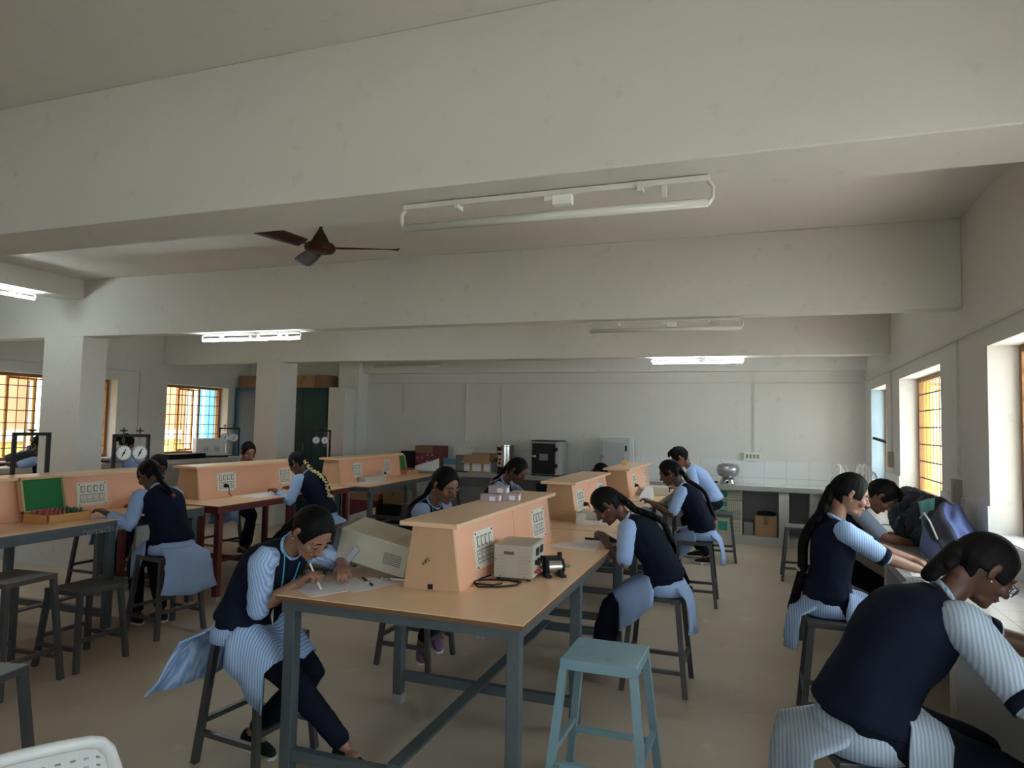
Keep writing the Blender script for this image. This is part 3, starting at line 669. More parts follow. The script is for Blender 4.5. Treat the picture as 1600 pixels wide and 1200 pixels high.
sheetp('answer_sheet', 'sheet on the farthest left bench by the small meter', [(-4.78, 7.35), (-4.5, 7.35), (-4.52, 7.85), (-4.78, 7.85)], Z)
sheetp('answer_sheet', 'white sheet lifted under the hands at the right worktop', [(.77, 4.38), (.98, 4.32), (1.03, 4.66), (.80, 4.72)], .8005)
sheetp('answer_sheet', 'sheet under the forearm in the right foreground', [(.80, 2.50), (1.10, 2.46), (1.14, 2.86), (.86, 2.92)], .8005)
def pen(label, a, b, m, r=.0045):
    o = MB().cyl(a, b, r, 10).cyl(b, Vector(b) + (Vector(b) - Vector(a)).normalized() * .012, r * .8, 10, .001).build('pen', m); tag(o, label, 'pen')
pen('black pen lying on the answer sheet by the oscilloscope', (-1.82, 2.95, .848), (-1.70, 2.84, .848), BLK, .0055)
pen('white pencil beside the foot of the nearest riser', (-1.74, 2.99, .846), (-1.60, 3.0, .846), WHT, .004)
er = MB().bx(-1.80, -1.765, 2.93, 2.955, .8405, .853).build('eraser', BLK, bevel=.003) if 0 else MB().box((-1.705, 2.975, .8475), (.035, .02, .013), .4).build('eraser', GREYM, bevel=.003); tag(er, 'small grey eraser beside the pencil', 'eraser')
sh = MB().box((-1.735, 2.865, .849), (.022, .014, .014), .3).build('sharpener', METAL); tag(sh, 'small clear sharpener near the sheet edge', 'sharpener')
pen('black pen on the sheet of the girl at the right of the nearest bench', (-1.13, 4.60, .848), (-1.00, 4.60, .848), BLK, .006)

# open and closed wooden resistance boxes
def greenbox(label, x, y, rz, w=.34, d=.27, h=.06, lid=True, z=.8405):
    t = thing('resistance_box', label, 'box', (x, y, z), rz)
    q = MB(); q.bx(-w / 2, w / 2, -d / 2, d / 2, 0, .012); q.bx(-w / 2, w / 2, -d / 2, -d / 2 + .012, .012, h).bx(-w / 2, w / 2, d / 2 - .012, d / 2, .012, h).bx(-w / 2, -w / 2 + .012, -d / 2, d / 2, .012, h).bx(w / 2 - .012, w / 2, -d / 2, d / 2, .012, h)
    q.build('case', BOXW, t, local=True, bevel=.003)
    if lid:
        L = MB(); tl = R(14); ro = lambda p: Matrix.Rotation(tl, 4, 'X') @ Vector(p); o0 = Vector((0, d / 2, h))
        def bb(mb, x0, x1, z0, z1, y0, y1, mi=0):
            b = [(x0, y0, z0), (x1, y0, z0), (x1, y1, z0), (x0, y1, z0)]; tp = [(a, b_, z1) for a, b_, _ in b]
            mb.hexa([o0 + (Matrix.Rotation(-tl, 4, 'X') @ Vector(p)) for p in b], [o0 + (Matrix.Rotation(-tl, 4, 'X') @ Vector(p)) for p in tp], mi)
        bb(L, -w / 2, w / 2, .0, d, .018, .028); bb(L, -w / 2, -w / 2 + .014, 0, d, -.012, .018); bb(L, w / 2 - .014, w / 2, 0, d, -.012, .018); bb(L, -w / 2, w / 2, d - .014, d, -.012, .018); bb(L, -w / 2, w / 2, 0, .014, -.012, .018)
        ld = L.build('lid', mat('pale_box_wood', (.55, .38, .19), .5), t, local=True)
        L = MB(); bb(L, -w / 2 + .014, w / 2 - .014, .014, d - .014, .010, .0178); L.build('green_lining', GREEN, ld, local=True)
        m = MB(); m2 = MB()
        for i in range(9):
            for j in range(3):
                mm = m if i < 5 else m2; xx = -w / 2 + .035 + i * (w - .07) / 8; yy = -d / 2 + .06 + j * .07
                mm.cyl((xx, yy, .045), (xx, yy, .085), .008, 8)
        MB().bx(-w / 2 + .012, w / 2 - .012, -d / 2 + .012, d / 2 - .012, .04, .048).build('panel', GREEN, t, local=True)
        m.build('red_plugs', mat('red_plug', (.45, .08, .07), .5), t, local=True); m2.build('green_plugs', mat('green_plug', (.03, .12, .06), .5), t, local=True)
    else:
        MB().bx(-w / 2, w / 2, -d / 2, d / 2, h + .002, h + .03).build('lid', BOXW, t, local=True, bevel=.003)
        MB().bx(-.10, -.08, -d / 2 - .004, -d / 2, h - .012, h + .016).bx(.08, .10, -d / 2 - .004, -d / 2, h - .012, h + .016).bx(-.03, .03, -d / 2 - .012, -d / 2 - .006, .02, .03).build('clasp', BLK, t, local=True)
    return t
greenbox('open wooden box with green felt lid on the nearest bench of the left row', -4.80, 3.64, R(90), .33, .25)
greenbox('closed orange wooden box at the near end of the maroon edged bench', -4.83, 4.58, R(90), .30, .2, .07, lid=False)
greenbox('open green lined wooden box at the end of the farthest left bench', -4.98, 9.2, R(84), .30, .22)
dm = thing('digital_meter', 'small cream meter with a black display on the farthest left bench', 'meter', (-4.73, 7.95, .8405), R(80))
MB().bx(-.30, .05, -.05, .05, 0, .06).bx(.05, .12, -.05, .05, 0, .12).build('case', CREAM, dm, local=True, bevel=.003); MB().bx(.065, .105, -.052, -.05, .075, .105).build('display', BLK, dm, local=True)
# things on the middle bench of the right row
wb = thing('patterned_box', 'open white patterned paper box at the near end of the middle bench', 'box', (-1.25, 5.40, .8405), R(4))
PAT = layered('patterned_paper', (.72, .70, .68), (.66, .64, .62), (.25, .20, .20), 6, 38, .7)
q = MB(); q.bx(-.13, .13, -.12, .12, 0, .006); q.bx(-.13, -.124, -.12, .12, .006, .085).bx(.124, .13, -.12, .12, .006, .085).bx(-.13, .13, .114, .12, .006, .085).bx(-.13, -.05, -.12, -.114, .006, .085).bx(.05, .13, -.12, -.114, .006, .085).bx(-.05, .05, -.12, -.114, .006, .035); q.build('tray', PAT, wb, local=True)
MB().bx(-.11, .09, -.09, .09, .01, .10).build('cream_meter_inside', CREAM, wb, local=True, bevel=.004)
gm = thing('galvanometer', 'sloping white desk meter on the farthest bench of the right row', 'meter', (-1.22, 7.55, .8405), R(-60))
MB().hexa([(-.08, -.09, 0), (.08, -.09, 0), (.08, .09, 0), (-.08, .09, 0)], [(-.07, -.01, .12), (.07, -.01, .12), (.07, .08, .13), (-.07, .08, .13)]).build('case', WHT, gm, local=True, bevel=.006)
MB().hexa([(-.055, -.078, .03), (.055, -.078, .03), (.055, -.07, .03), (-.055, -.07, .03)], [(-.05, -.028, .105), (.05, -.028, .105), (.05, -.02, .105), (-.05, -.02, .105)]).build('dial', GREYM, gm, local=True)
cb = thing('bench_meter', 'long cream instrument behind the sloping white meter', 'meter', (-1.16, 8.1, .8405), R(8)); MB().bx(-.13, .13, -.16, .16, 0, .085).build('case', CREAM, cb, local=True, bevel=.004); MB().bx(.1305, .134, -.10, .10, .01, .07).build('front_panel', IVORY, cb, local=True); MB().cyl((.134, .05, .04), (.15, .05, .04), .014, 12).cyl((.134, -.05, .04), (.15, -.05, .04), .014, 12).build('knob', BLK, cb, local=True)
yb = MB().box((-1.55, 8.2, 1.176), (.07, .09, .05), .1).build('yellow_box', mat('yellow_card', (.62, .42, .14), .6), bevel=.002); tag(yb, 'small yellow box on the farthest riser of the right row', 'box')
clamp = MB().box((-1.03, 6.35, .845), (.12, .16, .008), .1).box((-1.0, 6.3, .87), (.05, .03, .04), .3).build('clip_board', GREYM); tag(clamp, 'small grey holder on the middle bench by the writing hands', 'holder')

# ------------------------------------------------------------------ spring balance frames
def balance(label, x, y, z, rz, w, h, dials=2, r=.062, t_=.025, tall=.06):
    t = thing('spring_balance_frame', label, 'spring balance stand', (x, y, z), rz, None)
    f = MB(); f.bx(-w / 2, -w / 2 + t_, -.015, .015, 0, h).bx(w / 2 - t_, w / 2, -.015, .015, 0, h).bx(-w / 2, w / 2, -.015, .015, h - t_, h); f.bx(-w / 2 - .01, w / 2 + .01, -.09, .09, 0, .012)
    f.build('frame', BLK, t, local=True)
    for i in range(dials):
        cx = (-.22 + .44 * i / max(1, dials - 1)) * w if dials > 1 else 0
        MB().cyl((cx, 0, h - t_), (cx, 0, h + tall), .006, 10).lathe((cx, 0, h + tall * .35), [(.008, 0), (.035, .010), (.036, .016), (.01, .02)], 12).build('wing_screw', mat('rusty_steel', (.10, .06, .045), .5, .6), t, local=True)
        MB().tube([(cx, 0, h - t_), (cx - .012, 0, h - .06), (cx, 0, h - .08), (cx + .012, 0, h - .06), (cx, 0, h - t_)], .003, 8).build('hook', GREYM, t, local=True)
        dz = h - .10 - r; d = MB().cyl((cx, -.018, dz), (cx, .018, dz), r, 28).build('dial_case', GREYM, t, local=True)
        MB().cyl((cx, -.0195, dz), (cx, -.018, dz), r * .88, 28).build('dial_face', GLASS, d, local=True)
        m = MB().box((cx, -.0215, dz), (.008, .002, r * 1.1), ry=R(25)).cyl((cx, -.024, dz), (cx, -.02, dz), .010, 10)
        for k in range(12): a = R(30 * k); m.box((cx + math.sin(a) * r * .75, -.0205, dz + math.cos(a) * r * .75), (.003, .001, .010), ry=a)
        m.build('pointer', BLK, d, local=True)
        MB().tube([(cx - .03, 0, dz - r), (cx - .02, 0, dz - r - .03), (cx, 0, dz - r - .04), (cx + .02, 0, dz - r - .03), (cx + .03, 0, dz - r)], .003, 8).build('lower_hook', GREYM, t, local=True)
    return t
balance('black frame with two round spring balances behind the nearest left riser', -5.42, 4.78, .8405, R(72), .32, .60, r=.068)
balance('black empty stand at the left edge behind the nearest left riser', -5.42, 3.86, .8405, R(80), .27, .62, dials=1, r=.001, tall=.02)
balance('dark balance frame beside the white instrument on the left worktop', -8.95, 9.92, .9405, R(60), .36, .50, r=.075)
balance('black frame with two dials in front of the dark green cupboard', -6.3, 8.9, .84, R(25), .30, .62, r=.055)
tag(MB().bx(-6.6, -6.0, 8.7, 9.1, .80, .84).bx(-6.58, -6.54, 8.72, 8.76, 0, .8).bx(-6.06, -6.02, 8.72, 8.76, 0, .8).bx(-6.58, -6.54, 9.04, 9.08, 0, .8).bx(-6.06, -6.02, 9.04, 9.08, 0, .8).build('small_table', BLK), 'small black table under the dial frame by the dark cupboard', 'table')
wi = thing('white_instrument', 'white slotted instrument case on the left worktop under the window', 'instrument', (-8.92, 9.42, .9405), R(62))
MB().bx(-.24, .24, -.10, .10, .03, .32).build('case', WHT, wi, local=True, bevel=.006)
m = MB()
for x in (-.08, .1):
    for k in range(4): m.bx(x - .04, x + .04, -.102, -.10, .10 + k * .025, .108 + k * .025)
m.build('vent_slots', INK, wi, local=True); MB().bx(-.28, .28, -.14, .14, 0, .03).build('base', BLK, wi, local=True)
tag(MB().bx(-8.95, -8.72, 8.4, 9.15, .9405, 1.02).build('bar_instrument', BLK, bevel=.004), 'long dark apparatus lying on the left worktop before the window', 'apparatus')

# ------------------------------------------------------------------ cupboards and cartons at the back left
def cupboard(label, x0, x1, m):
    t = thing('steel_cupboard', label, 'cupboard', ((x0 + x1) / 2, 10.6, 0)); MB().bx(x0, x1, 10.4, YB - .01, .05, 2.18).build('case', m, t, bevel=.006)
    xm = (x0 + x1) / 2
    for a, b in ((x0 + .02, xm - .003), (xm + .003, x1 - .02)): d = MB().bx(a, b, 10.385, 10.399, .09, 2.14).build('door', m, t, bevel=.003)
    MB().bx(xm + .03, xm + .05, 10.36, 10.385, 1.05, 1.2).build('handle', GREYM, t)
    for x in (x0 + .06, x1 - .06): MB().bx(x - .03, x + .03, 10.42, 10.48, 0, .05).build('foot', BLK, t)
cupboard('blue steel cupboard in the far left corner beside the window', -9.28, -8.32, BLUCAB)
cupboard('dark green steel cupboard between the column and the white pier', -8.28, -7.22, DGR)
def carton(name, label, x0, x1, y0, y1, z0, z1, m=CARD, group=None, rz=0, tape=True, print_=None):
    t = thing(name, label, 'box', ((x0 + x1) / 2, (y0 + y1) / 2, z0), rz, group); w, d, h = (x1 - x0) / 2, (y1 - y0) / 2, z1 - z0
    MB().bx(-w, w, -d, d, 0, h).build('body', m, t, local=True, bevel=.003)
    if tape: MB().bx(-w - .001, w + .001, -.025, .025, h, h + .001).bx(-.03, .03, -d - .0012, -d, h * .6, h).build('tape', CARDD, t, local=True)
    if print_:
        q = MB()
        for a in range(3): q.bx(-w * .7 + a * w * .22, -w * .7 + a * w * .22 + w * .1, -d - .0012, -d, h * .3, h * .7)
        q.build('printed_marks', print_, t, local=True)
    return t
g = 'cartons on top of the cupboards'
carton('carton', 'orange brown carton on the blue cupboard in the corner', -9.22, -8.75, 10.42, 10.75, 2.1805, 2.40, CARDD, g)
carton('carton', 'largest orange brown carton on the dark green cupboard', -8.02, -7.55, 10.42, 10.75, 2.1805, 2.40, CARD, g, print_=CARDD)
carton('carton', 'small carton left of the largest one on the dark green cupboard', -8.26, -8.06, 10.42, 10.7, 2.1805, 2.34, CARD, g)
carton('carton', 'dark carton right of the largest one on the dark green cupboard', -7.53, -7.27, 10.42, 10.72, 2.1805, 2.41, CARDD, g)

# ------------------------------------------------------------------ along the back worktop, left to right
B = .8205
tag(MB().bx(-6.62, -6.35, 10.35, 10.6, B, .95).build('carton', CARD), 'low cardboard box at the left end of the back worktop', 'box')
tag(MB().bx(-6.31, -6.17, 10.32, 10.5, B, .99).build('carton', WHT), 'small white box beside the low cardboard box on the back worktop', 'box')
carton('carton', 'brown and cream carton left of the bottles on the back worktop', -6.14, -5.95, 10.36, 10.62, B, 1.04, CARDD, tape=False)
def bottle(x, y, h, m, lb):
    t = thing('reagent_bottle', lb, 'bottle', (x, y, B), 0, 'bottles on the back worktop'); MB().lathe((0, 0, 0), [(.03, 0), (.034, .01), (.034, h * .6), (.014, h * .75), (.013, h * .9)], 16).build('body', m, t, local=True, smooth=True)
    MB().lathe((0, 0, 0), [(.016, h * .88), (.017, h)], 12).build('cap', BLK, t, local=True); MB().lathe((0, 0, 0), [(.0345, h * .15), (.0345, h * .5)], 16).build('label', PAPER, t, local=True)
AMB = mat('amber_glass', (.16, .07, .02), .15)
bottle(-5.90, 10.45, .24, AMB, 'amber bottle standing left in the pair on the back worktop'); bottle(-5.82, 10.5, .22, mat('dark_bottle', (.05, .03, .02), .2), 'dark bottle standing right in the pair on the back worktop')
tag(MB().bx(-5.76, -5.50, 10.4, 10.65, B, 1.12).build('black_box', BLK, bevel=.004), 'black box behind the green lid on the back worktop', 'box')
mc = carton('tall_carton', 'tall maroon and white printed carton on the back worktop', -5.46, -5.02, 10.36, 10.7, B, 1.22, MAROON, tape=False)
MB().hexa([(-.221, -.172, .0), (.221, -.172, .0), (.221, -.169, .0), (-.221, -.169, .0)], [(-.221, -.172, .06), (.221, -.172, .20), (.221, -.169, .20), (-.221, -.169, .06)]).build('white_panel', WHT, mc, local=True)
MB().bx(-.222, .10, -.1725, -.168, .28, .401).build('brown_flap', CARDD, mc, local=True)
q = MB()
for k in range(9): q.cyl((-.18 + .09 * (k % 4), -.1745, .10 + .05 * (k // 2) % .2), (-.18 + .09 * (k % 4), -.172, .10 + .05 * (k // 2) % .2), .016, 12)
q.build('printed_dots', mat('pink_print', (.5, .25, .28), .6), mc, local=True)
pc = thing('leaning_picture_card', 'blue topped picture card leaning beside the maroon carton', 'card', (-4.92, 10.55, B)); MB().bx(-.13, .13, -.01, .01, 0, .20).build('card', mat('pale_card', (.45, .48, .47), .6), pc, local=True); MB().bx(-.12, .12, -.012, -.0105, .10, .19).build('blue_picture', mat('blue_print', (.12, .30, .42), .6), pc, local=True)
pf = thing('picture_frame', 'brown framed picture leaning left of the open carton', 'picture frame', (-4.70, 10.55, B)); MB().bx(-.10, .10, -.015, 0, 0, .26).build('frame', CARDD, pf, local=True); MB().bx(-.08, .08, -.017, -.0155, .02, .24).build('picture', mat('grey_green_print', (.20, .23, .20), .5), pf, local=True)
tag(MB().bx(-4.95, -4.50, 10.26, 10.36, B, .835).build('lab_tray', BLK, bevel=.003), 'flat black tray at the front of the back worktop', 'tray')
oc = thing('open_carton', 'white carton with brown tape and open flaps below the switchboard', 'box', (-4.35, 10.5, B))
MB().bx(-.22, .22, -.14, .14, 0, .17).build('body', WHT, oc, local=True); MB().bx(-.222, .222, -.1415, -.14, 0, .018).bx(-.12, -.08, -.1418, -.14, 0, .17).bx(.08, .12, -.1418, -.14, 0, .17).build('tape', CARD, oc, local=True)
MB().hexa([(-.26, -.24, .15), (.26, -.24, .15), (.22, -.14, .175), (-.22, -.14, .175)], [(-.25, -.235, .158), (.25, -.235, .158), (.22, -.14, .183), (-.22, -.14, .183)]).hexa([(-.22, .14, .17), (.22, .14, .17), (.22, .18, .30), (-.22, .18, .30)], [(-.22, .134, .175), (.22, .134, .175), (.22, .172, .305), (-.22, .172, .305)]).hexa([(.22, -.14, .17), (.225, -.14, .175), (.225, .14, .175), (.22, .14, .17)], [(.30, -.13, .24), (.305, -.13, .238), (.305, .13, .238), (.30, .13, .24)]).build('flaps', CARD, oc, local=True)
MB().hexa([(-.24, -.17, .16), (.22, -.17, .16), (.22, -.14, .17), (-.24, -.14, .17)], [(-.22, -.12, .28), (.20, -.12, .28), (.20, -.11, .28), (-.22, -.11, .28)]).build('raised_flap', CARD, oc, local=True)
sw = thing('switchboard', 'ivory switchboard on the back wall above the open carton', 'switchboard', (-4.75, YB - .02, 1.05)); MB().bx(-.20, .20, -.03, .004, 0, .16).build('box', IVORY, sw, local=True, bevel=.004); q = MB()
for k in range(5): q.bx(-.17 + k * .07, -.13 + k * .07, -.034, -.03, .08, .13)
q.build('switches', WHT, sw, local=True)
ur = thing('water_urn', 'shiny steel urn on a black base on the back worktop', 'urn', (-3.90, 10.47, B))
MB().lathe((0, 0, 0), [(.125, 0), (.125, .09), (.15, .10)], 28).build('base', BLK, ur, local=True); MB().lathe((0, 0, 0), [(.135, .10), (.14, .105), (.14, .43), (.15, .44), (.15, .455), (.13, .46)], 32).build('drum', METAL, ur, local=True, smooth=False)
MB().bx(-.09, -.01, -.146, -.125, .36, .42).bx(-.075, -.02, -.146, -.13, .29, .33).bx(-.055, -.03, -.146, -.13, .21, .24).bx(-.055, -.03, -.146, -.13, .15, .18).build('control_panel', BLK, ur, local=True)
ov = thing('hot_air_oven', 'grey cabinet oven with a black door on the back worktop', 'oven', (-3.18, 10.48, B))
MB().bx(-.24, .24, -.20, .26, .02, .53).build('case', mat('oven_grey', (.42, .42, .40), .4), ov, local=True, bevel=.006); d = MB().bx(-.20, .17, -.235, -.201, .03, .50).build('door', BLK, ov, local=True, bevel=.004)
MB().bx(-.235, -.15, -.265, -.245, .29, .31).cyl((-.14, -.26, .30), (-.14, -.235, .30), .02, 12).build('door_handle', METAL, d, local=True); MB().bx(-.08, .06, -.237, -.2355, .24, .34).build('label', GREYM, d, local=True)
MB().bx(-.21, .22, -.245, .2, .53, .545).build('top_lip', BLK, ov, local=True); MB().bx(.165, .205, -.237, -.202, .13, .19).bx(.165, .205, -.237, -.202, .38, .44).build('hinge', BLK, ov, local=True)
for x in (-.2, .2): MB().bx(x - .02, x + .02, -.18, -.14, 0, .02).build('foot', BLK, ov, local=True)
ic = thing('steel_cabinet', 'pale grey small cabinet with a handled door on the back worktop', 'cabinet', (-2.10, 10.48, B))
MB().bx(-.23, .23, -.20, .24, 0, .60).build('case', mat('cabinet_grey', (.45, .46, .45), .4), ic, local=True, bevel=.01); d = MB().bx(-.18, .16, -.225, -.201, .05, .54).build('door', mat('door_grey', (.36, .38, .38), .4), ic, local=True, bevel=.004)
MB().bx(-.215, -.15, -.255, -.235, .33, .35).cyl((-.16, -.245, .34), (-.16, -.225, .34), .012, 10).build('door_handle', METAL, d, local=True); MB().bx(.165, .19, -.225, -.203, .42, .50).bx(.165, .19, -.225, -.203, .14, .22).build('hinge', BLK, ic, local=True)
MB().tube([(-.24, -.1, .62), (.2, -.12, .63), (.25, -.05, .6), (.255, .0, .3), (.255, .0, .05)], .006, 8).build('cable', WHT, ic, local=True)
ck = thing('round_heater', 'round silver centrifuge bowl on a small base on the back worktop', 'centrifuge', (-.49, 10.46, B))
MB().lathe((0, 0, 0), [(.11, 0), (.12, .01), (.10, .06), (.07, .09)], 28).build('base', METAL, ck, local=True, smooth=False)
MB().lathe((0, 0, 0), [(.07, .09), (.13, .12), (.155, .17), (.155, .22), (.13, .27), (.085, .275)], 32).build('bowl', mat('silver_enamel', (.38, .38, .38), .3, .7, .03), ck, local=True, smooth=True)
MB().lathe((0, 0, 0), [(.09, .272), (.09, .285), (.02, .29)], 24).build('lid', GREYM, ck, local=True); MB().cyl((0, -.13, .03), (0, -.11, .035), .018, 12).cyl((-.18, -.05, .02), (-.13, -.05, .02), .014, 10).build('knob', BLK, ck, local=True)
sw2 = thing('switchboard', 'ivory switchboard at the end of the conduit above the silver bowl', 'switchboard', (-.16, YB - .02, 1.15)); MB().bx(-.12, .12, -.03, .004, 0, .12).build('box', IVORY, sw2, local=True, bevel=.004); q = MB()
for k in range(4): q.bx(-.09 + k * .05, -.06 + k * .05, -.034, -.03, .03, .09)
q.build('switches', GREYM, sw2, local=True)
for y, z, lb in ((5.84, 1.10, 'brown grey socket box on the right wall between the two big windows'), (8.62, 1.22, 'brown socket box on the right wall by the far window')):
    t = thing('socket_box', lb, 'socket box', (XR, y, z)); MB().bx(-.045, .004, -.06, .06, 0, .17).build('case', mat('aged_plastic', (.32, .27, .22), .5), t, local=True, bevel=.004); MB().bx(-.05, -.045, -.035, .035, .04, .13).build('rocker', mat('aged_plastic', (.32, .27, .22)), t, local=True)
# under the back worktop
for k in range(5):
    z = [.1205, .33, .40, .475, .60][k]; h = [.20, .068, .072, .12, .14][k]
    t = thing('oscilloscope', ['lowest oscilloscope of the stack under the back worktop', 'thin second oscilloscope from the bottom of the stack', 'third oscilloscope from the bottom of the stack', 'fourth oscilloscope from the bottom of the stack', 'topmost oscilloscope of the stack under the back worktop'][k], 'oscilloscope', (-.46, 10.5, z), 0, 'stacked oscilloscopes')
    z1 = [.21, .066, .072, .122, .148][k] - .004
    MB().bx(-.17, .17, -.14, .18, 0, z1).build('case', CREAM, t, local=True, bevel=.003)
    MB().bx(-.15, -.03, -.145, -.14, z1 * .25, z1 * .85).build('screen', mat('crt_green', (.03, .26, .20), .3), t, local=True)
    q = MB()
    for i in range(6):
        for j in range(3): q.cyl((.0 + i * .027, -.15, z1 * (.25 + .25 * j)), (.0 + i * .027, -.14, z1 * (.25 + .25 * j)), .007, 8)
    q.build('knobs', GREYM, t, local=True)
carton('carton', 'brown carton with a tangle of cables on top under the back worktop', -.12, .17, 10.33, 10.62, .1205, .40, CARD)
q = MB(); random.seed(3)
for k in range(14):
    a = random.random() * 6.28; pts = []
    for i in range(7): a += random.uniform(.4, 1.2); pts.append((.03 + .12 * math.cos(a), 10.48 + .10 * math.sin(a), .41 + .035 * random.random()))
    q.tube(pts, .005, 6)
tag(q.build('cable_tangle', BLK, smooth=True), 'tangle of black cables lying on the brown carton', 'cables', kind='stuff')
tag(MB().bx(-.27, -.14, 10.40, 10.6, .1205, .30).build('grey_box', GREYM, bevel=.004), 'small grey box between the oscilloscope stack and the brown carton', 'box')
dx = thing('black_instrument', 'black wide instrument in the recess under the back worktop behind the risers', 'instrument', (-2.75, 10.38, .1205)); MB().bx(-.55, .55, -.13, .3, 0, .58).build('case', BLK, dx, local=True, bevel=.005); MB().bx(.02, .16, -.134, -.13, .33, .40).build('label', GREYM, dx, local=True)
mc2 = carton('floor_carton', 'maroon and white printed carton on the floor under the farthest left bench', -6.30, -5.82, 9.75, 10.15, 0.0005, .44, MAROON, tape=False)
MB().hexa([(-.241, -.203, .0), (.241, -.203, .0), (.241, -.20, .0), (-.241, -.20, .0)], [(-.241, -.203, .08), (.241, -.203, .24), (.241, -.20, .24), (-.241, -.20, .08)]).build('white_panel', WHT, mc2, local=True); MB().bx(-.242, .242, -.203, .2, .34, .442).build('brown_top', CARD, mc2, local=True)
carton('carton', 'open brown carton standing on a black box below the farthest left bench', -5.72, -5.36, 9.8, 10.1, .3005, .50, CARD); tag(MB().bx(-5.76, -5.30, 9.78, 10.12, 0, .30).build('black_box', BLK), 'black box under the open brown carton', 'box')
tr = thing('tray_stack', 'stack of grey trays on the stool below the back worktop', 'trays', (-4.55, 9.65, .5705)); 
for k in range(3): MB().box((0, 0, .02 + k * .035), (.34, .30, .03), .1 * k).build('tray', GREYM, tr, local=True, bevel=.004)
tr = thing('tray_stack', 'stack of grey trays in the recess behind the second girl', 'trays', (-3.55, 10.42, .1205))
for k in range(5): MB().box((0, 0, .03 + k * .06), (.40, .26, .05), .08 * k).build('tray', GREYM if k % 2 else CREAM, tr, local=True, bevel=.004)
tag(MB().lathe((-.69, 8.55, 0), [(.018, 0), (.02, .006), (.01, .012)], 10).build('paper_scrap', WHT), 'small white scrap on the floor by the stool of the boy', 'litter')

# ------------------------------------------------------------------ right worktop: bags, bundle of tubing
def smooth_(a, b, t):
    t = max(0, min(1, (t - a) / (b - a))); return t * t * (3 - 2 * t)
def blob(name, parts, m, parent, vox=.016, sm=4):
    q = MB()
    for c, ax, rz, rx in parts:
        M = Matrix.Rotation(R(rz), 3, 'Z') @ Matrix.Rotation(R(rx), 3, 'X'); q.ell(c, ax, [M @ Vector(v) for v in ((1, 0, 0), (0, 1, 0), (0, 0, 1))])
    o = q.build(name, m, parent, vox=vox, sm=sm)
    tx = bpy.data.textures.get('creases') or bpy.data.textures.new('creases', 'CLOUDS'); tx.noise_scale = .055
    d = o.modifiers.new('creases', 'DISPLACE'); d.texture = tx; d.strength = .05; d.mid_level = .5; return o
b1 = thing('backpack', 'dark navy backpack slumped on the right worktop, farthest of the pile', 'backpack', (1.06, 6.0, .80))
blob('bag_body', [((1.06, 6.05, .98), (.16, .20, .20), 10, 0), ((1.05, 6.1, 1.06), (.12, .16, .13), 0, 0), ((1.04, 5.85, .90), (.14, .12, .12), 0, 0)], mat('navy_nylon', (.028, .034, .055), .7, 0, .3, 12), b1)
MB().tube([(.95, 5.95, 1.15), (.93, 5.80, 1.12), (.93, 5.72, 1.0), (.96, 5.72, .86)], .012, 8, flat=.4, ref=(1, 0, 0)).build('strap', BLK, b1)
b2 = thing('backpack', 'black backpack with turquoise cloth over it in the middle of the pile', 'backpack', (1.10, 5.62, .80))
blob('bag_body', [((1.12, 5.66, .97), (.17, .15, .19), 0, 0), ((1.10, 5.50, .88), (.15, .12, .10), 0, 0)], mat('black_nylon', (.022, .024, .034), .7, 0, .3, 12), b2)
g_ = [[Vector((1.0 + .10 * u + .03 * v, 5.50 - .035 * v - .01 * math.sin(5 * u), 1.13 - .30 * v + .03 * u)) + Vector((.0, -.02 * math.sin(9 * u + 4 * v), 0)) for u in [k / 7 * (1 - .55 * v) for k in range(8)]] for v in [j / 8 for j in range(9)]]
MB().sheet(g_, .006).build('turquoise_cloth', TEALFB, b2, smooth=True)
b3 = thing('rain_jacket', 'blue violet jacket draped at the near end of the bag pile', 'jacket', (1.15, 5.2, .80))
g_ = []
for i in range(27):
    v = i / 26; yy = 5.56 - .66 * v; hh = .02 + .31 * math.sin(min(1, v * 3.2) * math.pi / 2) * (1 - .80 * smooth_(.25, 1.0, v)); row = []
    for j in range(31):
        u = -1 + 2 * j / 30; e = 1 - abs(u) ** 2.4; fold = .016 * math.sin(11 * u + 7 * v + 1.5 * math.sin(5 * v)) + .010 * math.sin(23 * v + 6 * u)
        row.append((1.145 + .165 * u + .02 * math.sin(9 * v), yy + .03 * math.sin(4 * u), .806 + max(.0, hh * max(e, 0) ** .6 + fold * (e > .06) * min(1, hh * 8))))
    g_.append(row)
jc = mat('blue_violet_nylon', (.12, .16, .36), .6, 0, .25, 8)
MB().sheet(g_, .008).build('jacket_cloth', jc, b3, smooth=True)
g_ = [[(p[0] - .004, p[1], p[2] + .008) for p in row[3:14]] for row in g_[7:24]]
MB().sheet(g_, .006).build('dark_panel', mat('navy_nylon', (.028, .034, .055)), b3, smooth=True)
MB().tube([(1.00, 5.44, 1.02), (1.00, 5.32, 1.07), (1.01, 5.2, 1.03), (1.03, 5.08, .93)], .006, 8).build('piping', PAPER, b3)
tag(MB().box((.98, 5.34, .812), (.09, .30, .022), .12).build('mobile_tray', GREYM, bevel=.006), 'flat grey case lying beside the jacket on the right worktop', 'case')
tb = thing('tubing_bundle', 'white plastic tubs with white tubing arching over them in the far right corner', 'tubing', (1.0, 8.7, .80))
for k, (x, y, r_, h_) in enumerate(((.90, 8.7, .10, .20), (1.10, 8.65, .11, .22), (1.02, 8.95, .10, .22), (1.18, 8.9, .09, .18), (1.18, 8.4, .10, .2))): MB().lathe((x, y, .8005), [(r_ * .9, 0), (r_, h_), (r_ * .9, h_ + .01)], 18).build('tub', mat('milky_plastic', (.74, .74, .70), .4), tb)
random.seed(5)
